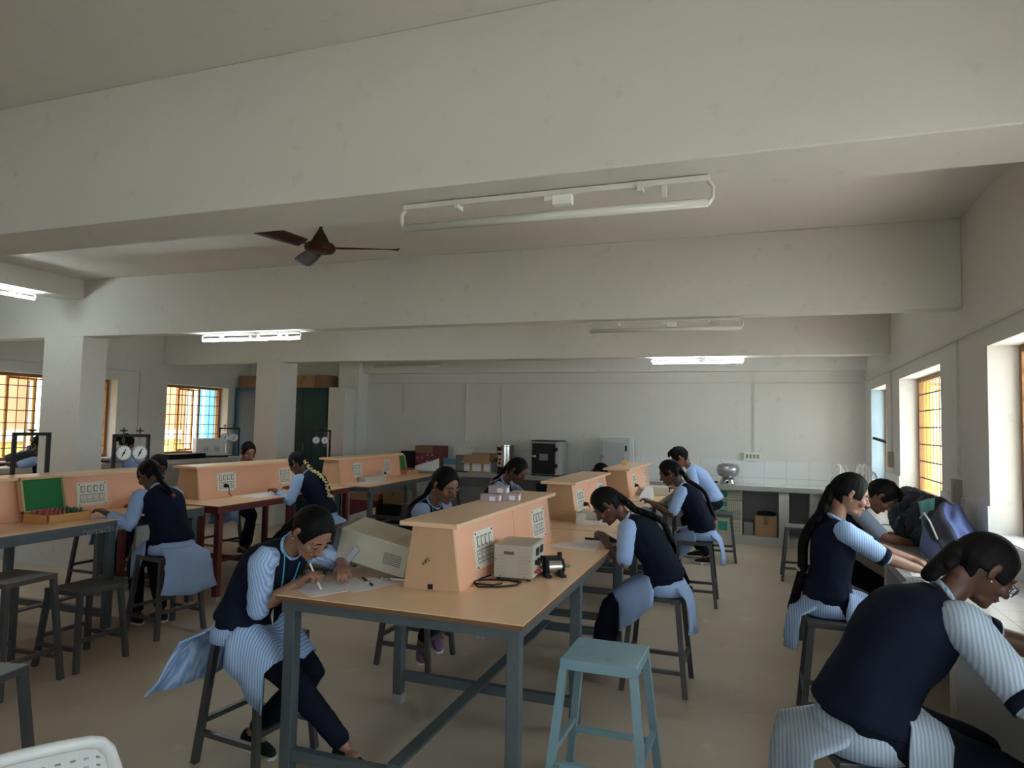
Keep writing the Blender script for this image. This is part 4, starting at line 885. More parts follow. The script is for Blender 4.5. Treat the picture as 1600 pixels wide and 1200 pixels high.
for k in range(9):
    x = .86 + .028 * k; xe = x + random.uniform(.06, .16) * (1 if k > 2 else -1); hh = 1.14 + .1 * random.random(); y = 8.6 + .2 * random.random()
    MB().tube([(x + (xe - x) * i / 8, y + .02 * i, 1.0 + (hh - 1.0) * math.sin(math.pi * i / 8)) for i in range(9)], .010, 8).build('tube', WHT, tb, smooth=True)
MB().cyl((.80, 8.6, .80), (.80, 8.6, 1.22), .009, 10).build('upright_pipe', WHT, tb); tag(MB().box((.90, 8.45, .85), (.12, .08, .10)).build('red_box', mat('red_card', (.5, .04, .05), .5), bevel=.003), 'red box in front of the white tubs in the far right corner', 'box')
wl = MB().bar((1.36, 10.24, 1.52), (1.50, 9.75, 1.46), .03, .03).bar((1.50, 9.75, 1.34), (1.50, 9.75, 1.52), .022, .022)
wl = wl.build('window_stay', BLK); tag(wl, 'dark metal bracket across the far right window', 'bracket')
for k, (a, b_) in enumerate((((.80, 6.9, .806), (.98, 6.6, .806)), ((.84, 7.0, .806), (1.02, 6.7, .806)))):
    pass
tag(MB().tube([(.78, 6.75, .806), (.90, 6.7, .808), (1.0, 6.8, .806), (1.1, 6.6, .806)], .004, 8).build('cable', BLK), 'thin black cable across the right worktop behind the bags', 'cable')
bg_ = thing('school_bag', 'dark bag on the left worktop seen through the empty stand', 'bag', (-8.98, 6.3, .94)); blob('bag_body', [((-8.98, 6.3, 1.03), (.12, .22, .10), 0, 0), ((-8.98, 6.45, 1.1), (.1, .12, .12), 0, 0)], mat('black_nylon', (.022, .024, .034)), bg_)
# ------------------------------------------------------------------ people
def ik(S, W, l1, l2, pole):
    d = W - S; L = d.length; m = l1 + l2 - .004
    if L > m: W = S + d.normalized() * m; d = W - S; L = m
    n = d.normalized(); a = (l1 * l1 - l2 * l2 + L * L) / (2 * L); h = math.sqrt(max(0, l1 * l1 - a * a))
    p = (pole - n * pole.dot(n)).normalized(); return S + n * a + p * h, W
UP = Vector((0, 0, 1))
def skeleton(c):
    th = R(c['face']); F = Vector((math.cos(th), math.sin(th), 0)); Lf = Vector((-math.sin(th), math.cos(th), 0))
    s = c.get('s', .93); L = R(c['lean']); sd_ = R(c.get('side', 0)); tw = R(c.get('twist', 0))
    dr = lambda a, b=0: (F * math.sin(a) + Lf * math.sin(b) + UP * math.cos(a) * math.cos(b)).normalized()
    P = Vector((c['x'], c['y'], c.get('seat', .57) + .085 * s)); d1, d2, d3 = dr(L * .55, sd_ * .5), dr(L, sd_), dr(L * c.get('hunch', 1.3), sd_)
    W = P + d1 * .13 * s; Ch = W + d2 * .17 * s; N = Ch + d3 * .185 * s
    F2 = (F * math.cos(tw) + Lf * math.sin(tw)).normalized(); lat = d3.cross(F2).normalized()
    if lat.dot(Lf) < 0: lat = -lat
    hp, hy, hr = R(c['pitch']), R(c.get('yaw', 0)), R(c.get('hroll', 0))
    f0 = (F * math.cos(hy) + Lf * math.sin(hy)).normalized(); l0 = UP.cross(f0)
    hf = (f0 * math.cos(hp) - UP * math.sin(hp)).normalized(); hu = hf.cross(l0); hl = (l0 * math.cos(hr) + hu * math.sin(hr)).normalized(); hu = hf.cross(hl).normalized()
    nd = (d3 * .6 + hu * .4).normalized(); T = N + nd * .075 * s; HS = c.get('hs', 1.10) * s; H = T + hu * .095 * HS + hf * .022 * HS
    J = dict(HS=HS, P=P, W=W, C=Ch, N=N, T=T, H=H, F=F, Lf=Lf, d1=d1, d2=d2, d3=d3, lat=lat, hf=hf, hl=hl, hu=hu, s=s)
    for k, sg in (('L', 1), ('R', -1)):
        S = N + lat * sg * .158 * s - d3 * .05 * s + F * c.get('shf', .02)
        pole = Vector(c['pole' + k]) if c.get('pole' + k) else Lf * sg * .6 - UP - F * .3
        E, Wr = ik(S, Vector(c['hand' + k]), .265 * s, .235 * s, pole); J['S' + k], J['E' + k], J['Wr' + k] = S, E, Wr
        hip = P + Lf * sg * .085 * s; kp = Vector(c['kpole' + k]) if c.get('kpole' + k) else F + UP * .6
        K, A = ik(hip, Vector(c['foot' + k]), .41 * s, .40 * s, kp); J['Hp' + k], J['K' + k], J['A' + k] = hip, K, A
    return J
def head_pt(d, k=1.0):
    x, y, z = d; ax, ay, az = .093, .073, .108
    px, py, pz = x * ax, y * ay, z * az
    if z < 0:
        t = -z; py *= 1 - .27 * t ** 1.3
        if x < 0: px *= 1 - .50 * t ** 1.2
        else: px *= 1 - .06 * t
        px += .014 * t
    elif x > 0: px *= 1 - .06 * z
    if x < 0: px *= 1.07
    return px * k, py * k, pz * k
def smooth(a, b, t):
    t = max(0, min(1, (t - a) / (b - a))); return t * t * (3 - 2 * t)
def add_head(mb, J, mk=lambda d: 1.0, seg=48, nr=34):
    s = J['HS']; H, X, Y, Z = J['H'], J['hf'], J['hl'], J['hu']; rs = []
    for i in range(nr + 1):
        t = math.pi * (i + .15) / (nr + .3); r = []
        for j in range(seg):
            a = 2 * math.pi * j / seg; d = (math.sin(t) * math.cos(a), math.sin(t) * math.sin(a), -math.cos(t)); p = head_pt(d, mk(d))
            r.append(H + (X * p[0] + Y * p[1] + Z * p[2]) * s)
        rs.append(r)
    mb.rings(rs)
def hand(mb, J, k, curl=35, spread=.5, thumb=40, dirv=None, n=None):
    """palm, five unequal bent fingers and a thumb leaving the side of the palm"""
    s = J['s']; sg = 1 if k == 'L' else -1; W, E = J['Wr' + k], J['E' + k]; d = Vector(dirv).normalized() if dirv else (W - E).normalized()
    n = Vector(n) if n else UP; n = (n - d * n.dot(d)).normalized(); l = n.cross(d)      # l points to the hand's left
    th = -sg                                                                    # thumb side along l
    for j in range(4):
        o = (j - 1.5); a = W + d * .005 * s + l * th * (-o) * .011 * s; b = W + d * (.082 - .004 * abs(o)) * s + l * th * (-o) * .0195 * s
        mb.tube([a, a.lerp(b, .5) + n * .003, b], [.0135 * s, .0135 * s, .0105 * s], 10)
        ln = (.066, .074, .069, .053)[j] * s; c0 = R(curl * (1 + .12 * j) * .75); dd = d; p = b; ang = 0
        for q, fr in enumerate((.45, .32, .23)):
            ang += c0 * (1, 1.25, .8)[q]; v = d * math.cos(ang) - n * math.sin(ang) + l * th * (-o) * .06 * spread
            e = p + v.normalized() * ln * fr; mb.tube([p, e], [(.0092, .0084, .0077)[q] * s, (.0086, .0078, .0066)[q] * s], 9); p = e
    a = W + d * .018 * s + l * th * .018 * s; t = R(thumb); b = a + (d * math.cos(t) + l * th * math.sin(t) - n * .25).normalized() * .042 * s
    c_ = b + (d * .95 + l * th * .12 - n * .45).normalized() * .034 * s; e = c_ + (d * .9 - l * th * .25 - n * .5).normalized() * .026 * s
    mb.tube([a, b, c_, e], [.015 * s, .0115 * s, .0098 * s, .008 * s], 9)
def cloth_tube(mb, pts, rad, seg=16, wr=.0, seed=0):
    """sleeve or trouser leg with soft ring folds"""
    P = [Vector(p) for p in pts]; rr = list(rad); Q = []; q = []
    for i in range(len(P) - 1):
        for k in range(5): t = k / 5; Q.append(P[i].lerp(P[i + 1], t)); q.append((rr[i] * (1 - t) + rr[i + 1] * t) * (1 + wr * math.sin(seed + len(Q) * 2.1)))
    Q.append(P[-1]); q.append(rr[-1]); mb.tube(Q, q, seg)
def shoe(c, J, k, root, m, solem, name='shoe'):
    s = J['s']; A = J['A' + k]; K = J['K' + k]; sh = (A - K).normalized()
    f = Vector(c.get('toe' + k)) if c.get('toe' + k) else J['F'] * 1.0 + Vector((0, 0, -.12 if A.z > .12 else 0))
    f = f.normalized(); l = UP.cross(f).normalized(); u = f.cross(l)
    rs = []; rs2 = []
    for x, w_, h, z0 in ((-.062, .018, .045, 0), (-.058, .028, .075, 0), (-.03, .034, .088, 0), (.0, .035, .084, 0), (.035, .036, .066, 0), (.08, .042, .050, 0), (.115, .041, .040, 0), (.145, .030, .030, 0), (.158, .014, .018, 0)):
        r = []
        for j in range(16):
            a = 2 * math.pi * j / 16; yy = math.cos(a) * w_; zz = math.sin(a); zz = (zz * .5 + .5) * h if zz > 0 else (.5 + zz * .5) * h
            r.append(A + (f * x + l * yy * (1.05 if zz < h * .5 else .9) + u * (zz - .078)) * s)
        rs.append(r); rs2.append([A + (f * x * 1.03 + l * math.cos(2 * math.pi * j / 16) * w_ * 1.06 + u * ((.012 if math.sin(2 * math.pi * j / 16) > 0 else 0) - .088)) * s for j in range(16)])
    o = MB().rings(rs).build(name, m, root, smooth=True, sub=1)
    if solem: MB().rings(rs2).build('sole', solem, o)
    return o
def person(c):
    J = skeleton(c); s = J['s']; bulk = c.get('bulk', 1.0); P, W, Ch, N, T, H, F, Lf = (J[k] for k in 'P W C N T H F Lf'.split())
    root = thing('person', c['label'], 'person', (c['x'], c['y'], 0)); vox = c.get('vox', .0055); sk = skin(c.get('skin', 'm')); rnd = random.Random(len(c['label']))
    # one continuous body
    b = MB(); add_head(b, J); hs = J['HS']; hp = lambda x, y, z: H + (J['hf'] * x + J['hl'] * y + J['hu'] * z) * hs; fr = [J['hf'], J['hl'], J['hu']]
    ell = lambda x, y, z, a, bb, cc, f=fr: b.ell(hp(x, y, z), (a * hs, bb * hs, cc * hs), f, 12, 8)
    b.tube([hp(.084, 0, .022), hp(.098, 0, -.006), hp(.111, 0, -.026)], [.007 * s, .0085 * s, .0115 * s], 10)
    for q in (1, -1):
        ell(.100, q * .0105, -.031, .010, .0075, .007); ell(.066, q * .040, -.028, .022, .022, .024); ell(.079, q * .031, .000, .0115, .0145, .0095); ell(.079, q * .028, .021, .011, .024, .0075)
        X, Y, Z = fr; e_ = [(X * .9 + Y * q * -.35).normalized(), (Y * .93 + X * q * .3).normalized(), Z]; b.ell(hp(-.006, q * .079, -.004), (.019 * s, .006 * s, .031 * s), e_, 12, 8); b.ell(hp(-.004, q * .082, .010), (.014 * s, .007 * s, .016 * s), e_, 12, 8)
    ell(.078, 0, -.058, .018, .027, .022); ell(.068, 0, -.078, .023, .030, .030); ell(.077, 0, -.093, .016, .019, .014); ell(.045, 0, -.085, .035, .040, .024); ell(.092, 0, -.0515, .008, .020, .006); ell(.090, 0, -.0635, .008, .017, .0062)
    b.tube([N - J['d3'] * .05, N, T, T.lerp(H, .35) - J['hf'] * .02 * s], [.058 * s, .050 * s, .046 * s, .050 * s], 18)
    b.tube([P, W, Ch, N - J['d3'] * .04], [.09 * s, .085 * s, .09 * s, .06 * s], 16)
    for k in 'LR':
        S, E, Wr = J['S' + k], J['E' + k], J['Wr' + k]
        b.tube([Ch + J['d3'] * .12 * s, S, S.lerp(E, .5), E, E.lerp(Wr, .35), Wr.lerp(E, .12), Wr + (Wr - E).normalized() * .012], [v * s * (1 + (bulk - 1) * .7) for v in (.042, .040, .039, .036, .037, .026, .022)], 16)
        hand(b, J, k, c.get('curl' + k, 30), thumb=c.get('thumb' + k, 40), dirv=c.get('hdir' + k), n=c.get('hn' + k))
        Hp, K, A = J['Hp' + k], J['K' + k], J['A' + k]; b.tube([Hp, Hp.lerp(K, .5), K, K.lerp(A, .4), A], [v * s for v in (.06, .05, .042, .042, .03)], 12)
        b.ell(A + F * .03 - UP * .03, (.05 * s, .028 * s, .025 * s))
    b.build('body', sk, root, vox=vox, sm=2)
    # face details
    for q in (1, -1):
        MB().tube([hp(.0895, q * .016, .0245), hp(.0905, q * .028, .030), hp(.0835, q * .043, .026)], [.0028 * s, .0034 * s, .0018 * s], 8).build('eyebrow', HAIR, root, smooth=True)
        eye = MB().ell(hp(.0815, q * .031, -.0035), (.0102 * s, .0115 * s, .0062 * s), fr, 14, 10).build('eye', mat('eye_white', (.30, .27, .25), .3, 0, 0), root, smooth=True)
        MB().ell(hp(.0885, q * .031, -.005), (.0042 * s, .0048 * s, .0045 * s), fr, 12, 8).build('iris', BLK, eye, smooth=True)
        MB().tube([hp(.0895, q * .0185, -.0015), hp(.0925, q * .031, .0005), hp(.0855, q * .0445, -.0025)], [.0012 * s, .0021 * s, .0012 * s], 6).build('eyelashes', HAIR, root, smooth=True)
    MB().tube([hp(.094, -.019, -.0575), hp(.1005, -.006, -.0545), hp(.1005, .006, -.0545), hp(.094, .019, -.0575)], [.0022 * s, .0042 * s, .0042 * s, .0022 * s], 8).tube([hp(.092, -.016, -.060), hp(.0985, 0, -.0625), hp(.092, .016, -.060)], [.0022 * s, .0050 * s, .0022 * s], 8).build('lips', LIPM, root, smooth=True)
    # hair
    boy = c.get('boy'); ax = R(c.get('hairline', -15)); fa = Vector((math.cos(ax), 0, math.sin(ax))); lim = math.cos(R(c.get('hairang', 57)))
    nph = rnd.random() * 6
    def mk(d):
        v = Vector(d); k = 1.10 + (.12 * max(0, v.z) if boy else .015) + .008 * math.sin(22 * math.atan2(v.y, v.x) + nph) * (1 if v.z < .7 else .3)
        if boy: k += .03 * math.sin(9 * v.x + nph) * math.sin(11 * v.y + 2) + (.05 if v.x > .2 and v.z > .5 else 0)
        a = smooth(lim - .05, lim + .06, v.dot(fa)); z2 = smooth(-.12, -.24, v.z) * smooth(-.52, -.38, v.x); z3 = smooth(-.62, -.75, v.z)
        if not boy: k -= .02 * math.exp(-(v.y / .05) ** 2) * (1 if v.x > -.2 and v.z > 0 else 0)
        return k * (1 - .22 * max(a, z2, z3))
    hm = MB(); nr_ = 84 if vox < .0065 else 46; add_head(hm, J, mk, int(nr_ * 1.35), nr_); ho = hm.build('hair', HAIR, root, smooth=True)
    if boy:
        fm = MB()
        for i in range(16):
            y = -.06 + .12 * i / 15; fm.tube([hp(.03, y, .118), hp(.075, y * 1.05, .105 + .01 * math.sin(i * 2.3)), hp(.103, y * .95 + .006 * math.sin(i), .070 - .012 * math.sin(i * 1.7))], [.016 * s, .013 * s, .004 * s], 7)
        fm.build('fringe', HAIR, ho, vox=.006, sm=1)
    if c.get('braid'):
        bd = c['braid']; bl_n, bside = (bd if isinstance(bd, tuple) else (bd, 0)); bf = J['lat'].cross(J['d3']).normalized(); bf = bf if bf.dot(F) > 0 else -bf; bk = bulk
        gd = [(hp(-.090, 0, -.012), 0), (hp(-.100, 0, -.055).lerp(N - bf * .085 * s, .35), .1), (N - bf * .088 * s + J['d3'] * .01, .3), (Ch + J['d3'] * .11 * s - bf * .128 * s * bk, .6), (Ch - bf * .152 * s * bk, .8), (W - bf * .142 * s * bk, 1), (P - F * .165 * s * bk + UP * .02, 1.1), (P - F * .20 * s * bk - UP * .10, 1.15)]
        kk = bl_n * 7; pts = [p + J['lat'] * bside * w_ for p, w_ in gd[:int(kk) + 1]]
        if int(kk) < 7: pts.append(gd[int(kk)][0].lerp(gd[int(kk) + 1][0], kk - int(kk)) + J['lat'] * bside * gd[int(kk)][1])
        cur = []
        for i in range(len(pts) - 1):
            for k in range(6):
                t = k / 6; p0, p1, p2, p3 = pts[max(i - 1, 0)], pts[i], pts[i + 1], pts[min(i + 2, len(pts) - 1)]
                cur.append(.5 * ((2 * p1) + (p2 - p0) * t + (2 * p0 - 5 * p1 + 4 * p2 - p3) * t * t + (3 * p1 - p0 - 3 * p2 + p3) * t ** 3))
        cur.append(pts[-1]); bm_ = MB(); L_ = sum((cur[i + 1] - cur[i]).length for i in range(len(cur) - 1)); r0, r1 = c.get('br', (.030, .016)); step = .030; acc = 0; k = 0
        bm_.tube(cur, [(r0 + (r1 - r0) * i / (len(cur) - 1)) * .8 * s for i in range(len(cur))], 12)
        for i in range(len(cur) - 1):
            seg_ = cur[i + 1] - cur[i]
            while acc < seg_.length:
                p = cur[i] + seg_.normalized() * acc; t = (i + acc / max(seg_.length, 1e-6)) / (len(cur) - 1); r = (r0 + (r1 - r0) * t) * s; tg = seg_.normalized(); lt = tg.cross(J['F']).normalized() if abs(tg.dot(J['F'])) < .9 else tg.cross(UP).normalized()
                q = 1 if k % 2 else -1; v = (tg * .8 + lt * q * .6).normalized(); bm_.ell(p + lt * q * r * .42, (r * .62, r * .62, r * 1.15), [v.orthogonal().normalized(), v.cross(v.orthogonal().normalized()), v], 10, 8); k += 1; acc += step * (.6 + .4 * r / .03)
            acc -= seg_.length
        bo = bm_.build('braid', HAIR, root, smooth=True)
        MB().ell(cur[-1], (.018, .018, .018)).build('hair_tie', mat('hair_tie_red', (.22, .03, .03), .6), bo)
        if c.get('flowers'):
            fm = MB()
            for i in range(2, len(cur)): 
                for q in range(3): fm.ell(cur[i] + Vector((rnd.uniform(-.016, .016), -.02 + rnd.uniform(-.012, .01), rnd.uniform(-.01, .01))), (.012, .012, .010), None, 8, 6)
            tag2 = fm.build('flower_garland', mat('pale_yellow_flower', (.70, .62, .30), .7), bo, smooth=True); tag2['kind'] = 'stuff'
        if c.get('scrunchie'):
            MB().lathe(cur[int(len(cur) * .72)], [(.028, -.012), (.038, 0), (.028, .012)], 16, ax=(cur[-1] - cur[-3])).build('scrunchie', mat('beige_scrunchie', (.45, .36, .24), .7), bo, smooth=True)
    if not boy:
        for q in (1, -1): MB().ell(hp(.002, q * .086, -.036), (.005, .005, .005), None, 10, 8).build('earring', GOLD, root, smooth=True)
    if c.get('glasses'):
        g = MB()
        for q in (1, -1):
            g.tube([hp(.108 - .012 * abs(math.cos(a)) * (1 if math.cos(a) * q > 0 else 0), q * .032 + .022 * math.cos(a), -.004 + .018 * math.sin(a)) for a in [2 * math.pi * k / 20 for k in range(21)]], .0017, 6)
            g.tube([hp(.098, q * .054, .002), hp(.04, q * .081, .006), hp(-.02, q * .084, .0)], .0016, 6)
        g.tube([hp(.108, -.010, .0), hp(.112, 0, .003), hp(.108, .010, .0)], .0016, 6); go = g.build('glasses', mat('dark_frame', (.03, .03, .035), .3, .5, 0), root)
        for q in (1, -1): MB().ell(hp(.104, q * .032, -.004), (.0008, .020, .016), fr, 16, 6).build('lens', mat('clear_lens', (.9, .95, 1), .02, 0, 0, trans=.95), go)
    # clothes
    A1 = J['lat']; v = MB()
    top = c.get('topmat') or NAVY
    sts = [(P - UP * .012 * s, .186, .152, Lf), (P + J['d1'] * .05 * s, .172, .136, Lf), (W, .148, .112, Lf), (W.lerp(Ch, .5) + F * .004, .152, .118, Lf.lerp(A1, .5)), (Ch + F * .008, .165, .128, A1), (Ch + J['d3'] * .075 * s, .170, .118, A1), (Ch + J['d3'] * .125 * s, .163, .098, A1), (Ch + J['d3'] * .160 * s, .132, .076, A1), (N - J['d3'] * .003 * s, .088, .062, A1), (N + J['d3'] * .012 * s, .064, .056, A1)]
    if boy: sts = [(q0, a * 1.08, d * 1.05, e) for q0, a, d, e in sts]
    rs = []; nn = 36
    for i, (q0, a, d, la) in enumerate(sts):
        up_ = (sts[min(i + 1, len(sts) - 1)][0] - sts[max(i - 1, 0)][0]).normalized(); la = (la - up_ * la.dot(up_)).normalized(); fw = la.cross(up_)
        fold = .010 if i in (0, 1, 2, 3) else .004
        rs.append([q0 + (la * a * bulk * math.copysign(abs(math.cos(t)) ** .85, math.cos(t)) + fw * d * bulk * math.copysign(abs(math.sin(t)) ** .85, math.sin(t))) * s * (1 + fold * 1.6 * math.sin(5 * t + i * 1.9) + fold * math.sin(9 * t + i)) for t in [2 * math.pi * k / nn for k in range(nn)]])
    vo = v.rings(rs).build('shirt' if boy or c.get('novest') else 'vest', top, root, smooth=True, sub=2)
    sm_ = c.get('shirt', SHIRT)
    # collar and lanyard
    cp = N + J['d3'] * .012 * s; la = A1; fw = la.cross(J['d3']).normalized(); fw = fw if fw.dot(F) > 0 else -fw
    MB().tube([cp + (la * .060 * math.cos(t) + fw * .056 * math.sin(t)) * s - J['d3'] * (.018 * math.sin(t)) * s for t in [2 * math.pi * k / 20 for k in range(21)]], .0085 * s, 8).build('collar', sm_ if not boy else SHIRTP, root, smooth=True)
    if not boy and not c.get('novest'):
        ln = MB(); fp = Ch + fw * .136 * s * bulk
        for q in (1, -1): ln.tube([N + la * q * .05 * s - fw * .04 * s + J['d3'] * .025 * s, N + la * q * .062 * s + fw * .035 * s + J['d3'] * .008 * s, Ch + J['d3'] * .09 * s + la * q * .04 * s + fw * .118 * s * bulk, fp + la * q * .008], [.006, .008, .008, .007], 8, flat=.45)
        lo = ln.build('lanyard', LAN, root, smooth=True)
        if c.get('card'):
            cpt = fp.lerp(W + fw * .13 * s, .9); MB().tube([fp, cpt + UP * .06], .004, 6).build('lanyard_ribbon', LAN, lo)
            MB().box(cpt - UP * .0 + fw * .008, (.058, .006, .088), math.atan2(fw.y, fw.x) + R(60)).build('identity_card', IVORY, lo)
    def crease(o, st=.014, sc=.10):
        tx = bpy.data.textures.get('cloth_%g' % sc)
        if tx is None: tx = bpy.data.textures.new('cloth_%g' % sc, 'CLOUDS'); tx.noise_scale = sc; tx.noise_depth = 3
        m_ = o.modifiers.new('folds', 'DISPLACE'); m_.texture = tx; m_.strength = st; m_.mid_level = .5
    crease(vo, .020, .11)
    for k in 'LR':
        sg = 1 if k == 'L' else -1; S, E, Wr = J['S' + k], J['E' + k], J['Wr' + k]; sl = c.get('sleeve' + k, c.get('sleeve', .72)); m = MB(); bb = 1 + (bulk - 1) * .8
        pts = [S - A1 * sg * .035 * s, S]; rad = [.056 * s * bb, .0635 * s * bb]
        if sl <= 1: pts += [S.lerp(E, sl * .5), S.lerp(E, sl)]; rad += [.058 * s * bb, .055 * s * bb]
        else: pts += [S.lerp(E, .5), E, E.lerp(Wr, sl - 1)]; rad += [.057 * s * bb, .050 * s * bb, .043 * s * bb]
        cloth_tube(m, pts, rad, 18, .022, sg); so_ = m.build('sleeve', sm_, root, smooth=True); crease(so_, .012, .05)
        if c.get('cuff'):
            a, e = (pts[-2], pts[-1]); dd = (e - a).normalized(); MB().cyl(e - dd * .012, e + dd * .022, rad[-1] * 1.04, 22, rad[-1] * 1.02).build('cuff', NAVY, so_, smooth=True)
    t = MB()
    for k in 'LR':
        Hp, K, A = J['Hp' + k], J['K' + k], J['A' + k]; wd = c.get('wide', 1.0)
        cloth_tube(t, [Hp, Hp.lerp(K, .5), K, K.lerp(A, .45), A + (K - A).normalized() * .045], [v * s for v in (.092, .083, .066, .060 * wd, .050 * wd)], 16, .02, 1)
    t.ell(P - UP * .01, (.13 * s, .165 * s, .105 * s), [F, Lf, UP]); crease(t.build('trousers', NAVYT, root, vox=.010, sm=3), .014, .08)
    if not boy and not c.get('nokurta'):
        q = MB(); rs = []
        for zz, a, d in ((.02, .160, .126), (-.005, .178, .142), (-.03, .186, .152), (-.075, .186, .156)):
            rs.append([P + (UP * zz + Lf * a * math.cos(t_) + F * d * math.sin(t_)) * s * (1 if zz == .045 else 1) * 1.0 for t_ in [2 * math.pi * k / 32 for k in range(32)]])
        q.rings(rs)
        fracF = c.get('front', .72); g = []; drop = c.get('drop', .07); jag = c.get('jag', 0)
        for i in range(11):
            t_ = .16 + (fracF - .16) * i / 10; pL, pR = J['HpL'].lerp(J['KL'], t_), J['HpR'].lerp(J['KR'], t_); r = (.108 - .022 * t_) * s; row = []
            ax_ = (J['KL'] + J['KR'] - J['HpL'] - J['HpR']).normalized(); nu = (UP - ax_ * UP.dot(ax_)).normalized()
            for j in range(17):
                u = -1 + 2 * j / 16; au = abs(u); sg = 1 if u > 0 else -1
                if au < .45: p = pR.lerp(pL, .5 + u / .9) + nu * r * (1 - .22 * (1 - (au / .45) ** 2))
                else:
                    a = (au - .45) / .55; pp = pL if u > 0 else pR; an = min(1, a * 1.9) * math.pi / 2; p = pp + Lf * sg * r * math.sin(an) * 1.04 + nu * r * math.cos(an)
                    if a > .526: p = p - UP * (a - .526) * 2.1 * (drop + .08 * (i / 10)) + Lf * sg * .012 * (a - .5) * math.sin(i * 1.3)
                if i == 10: p = p + ax_ * jag * (.5 - au)
                p = p + nu * .006 * math.sin(7 * u + i * .8); row.append(p)
            g.append(row)
        q.sheet(g, .006)
        bo_ = c.get('boff', .205); bl_, fl = c.get('back', .24), c.get('flare', .0); g = []; bs = Vector(c['bshift']) if c.get('bshift') else Vector((0, 0, 0)); bw = c.get('bwide', 1.0)
        path = [P - UP * .0 - F * .125 * s, P - UP * .03 - F * .158 * s, P - UP * .065 - F * (bo_ - .01), P - UP * (.08 + bl_ * .3) - F * (bo_ + .01 + fl * .4), P - UP * (.08 + bl_ * .65) - F * (bo_ + .015 + fl * .75), P - UP * (.08 + bl_) - F * (bo_ + .02 + fl)]
        for i, p in enumerate(path):
            w_ = (.13, .16, .175, .185, .19, .20)[i] * s * (1 + (bw - 1) * i / 5); g.append([p + Lf * w_ * u + bs * (i / 5) ** 1.3 + F * ((.06 if i < 2 else .03) * u * u * s + .012 * (i / 5) * math.sin(8 * u + i)) + UP * (.03 * u * math.sin(u * 2) * (i == 5)) for u in [-1 + 2 * j / 12 for j in range(13)]])
        q.sheet(g, .006); q.build('kurta', sm_, root, smooth=True)
    sm2 = c.get('shoe', BLK)
    for k in 'LR': shoe(c, J, k, root, sm2, c.get('sole', WHT), 'shoe' if c.get('sole', WHT) else 'sandal')
    if c.get('pen'):
        k = c['pen']; a = J['Wr' + k] + (J['Wr' + k] - J['E' + k]).normalized() * .10 * s; a.z = max(a.z, .86); bq = a + Vector((0, 0, .02)); tip = a + J['F'] * .03; tip.z = c.get('tipz', .846)
        top_ = tip + (Vector((0, 0, 1)) - J['F'] * .75 + Vector((0, .1, 0))).normalized() * .13
        o = MB().cyl(tip, top_, .0042, 10).build('pen', c.get('penm', WHT)); tag(o, c['penlabel'], 'pen')
    return J
LILAC = mat('purple_shoe', (.20, .085, .17), .6, 0, .2); BRN = mat('brown_sandal', (.08, .035, .02), .6)
LG = mat('grey_blue_cloth', (.26, .33, .45), .85, 0, .12)
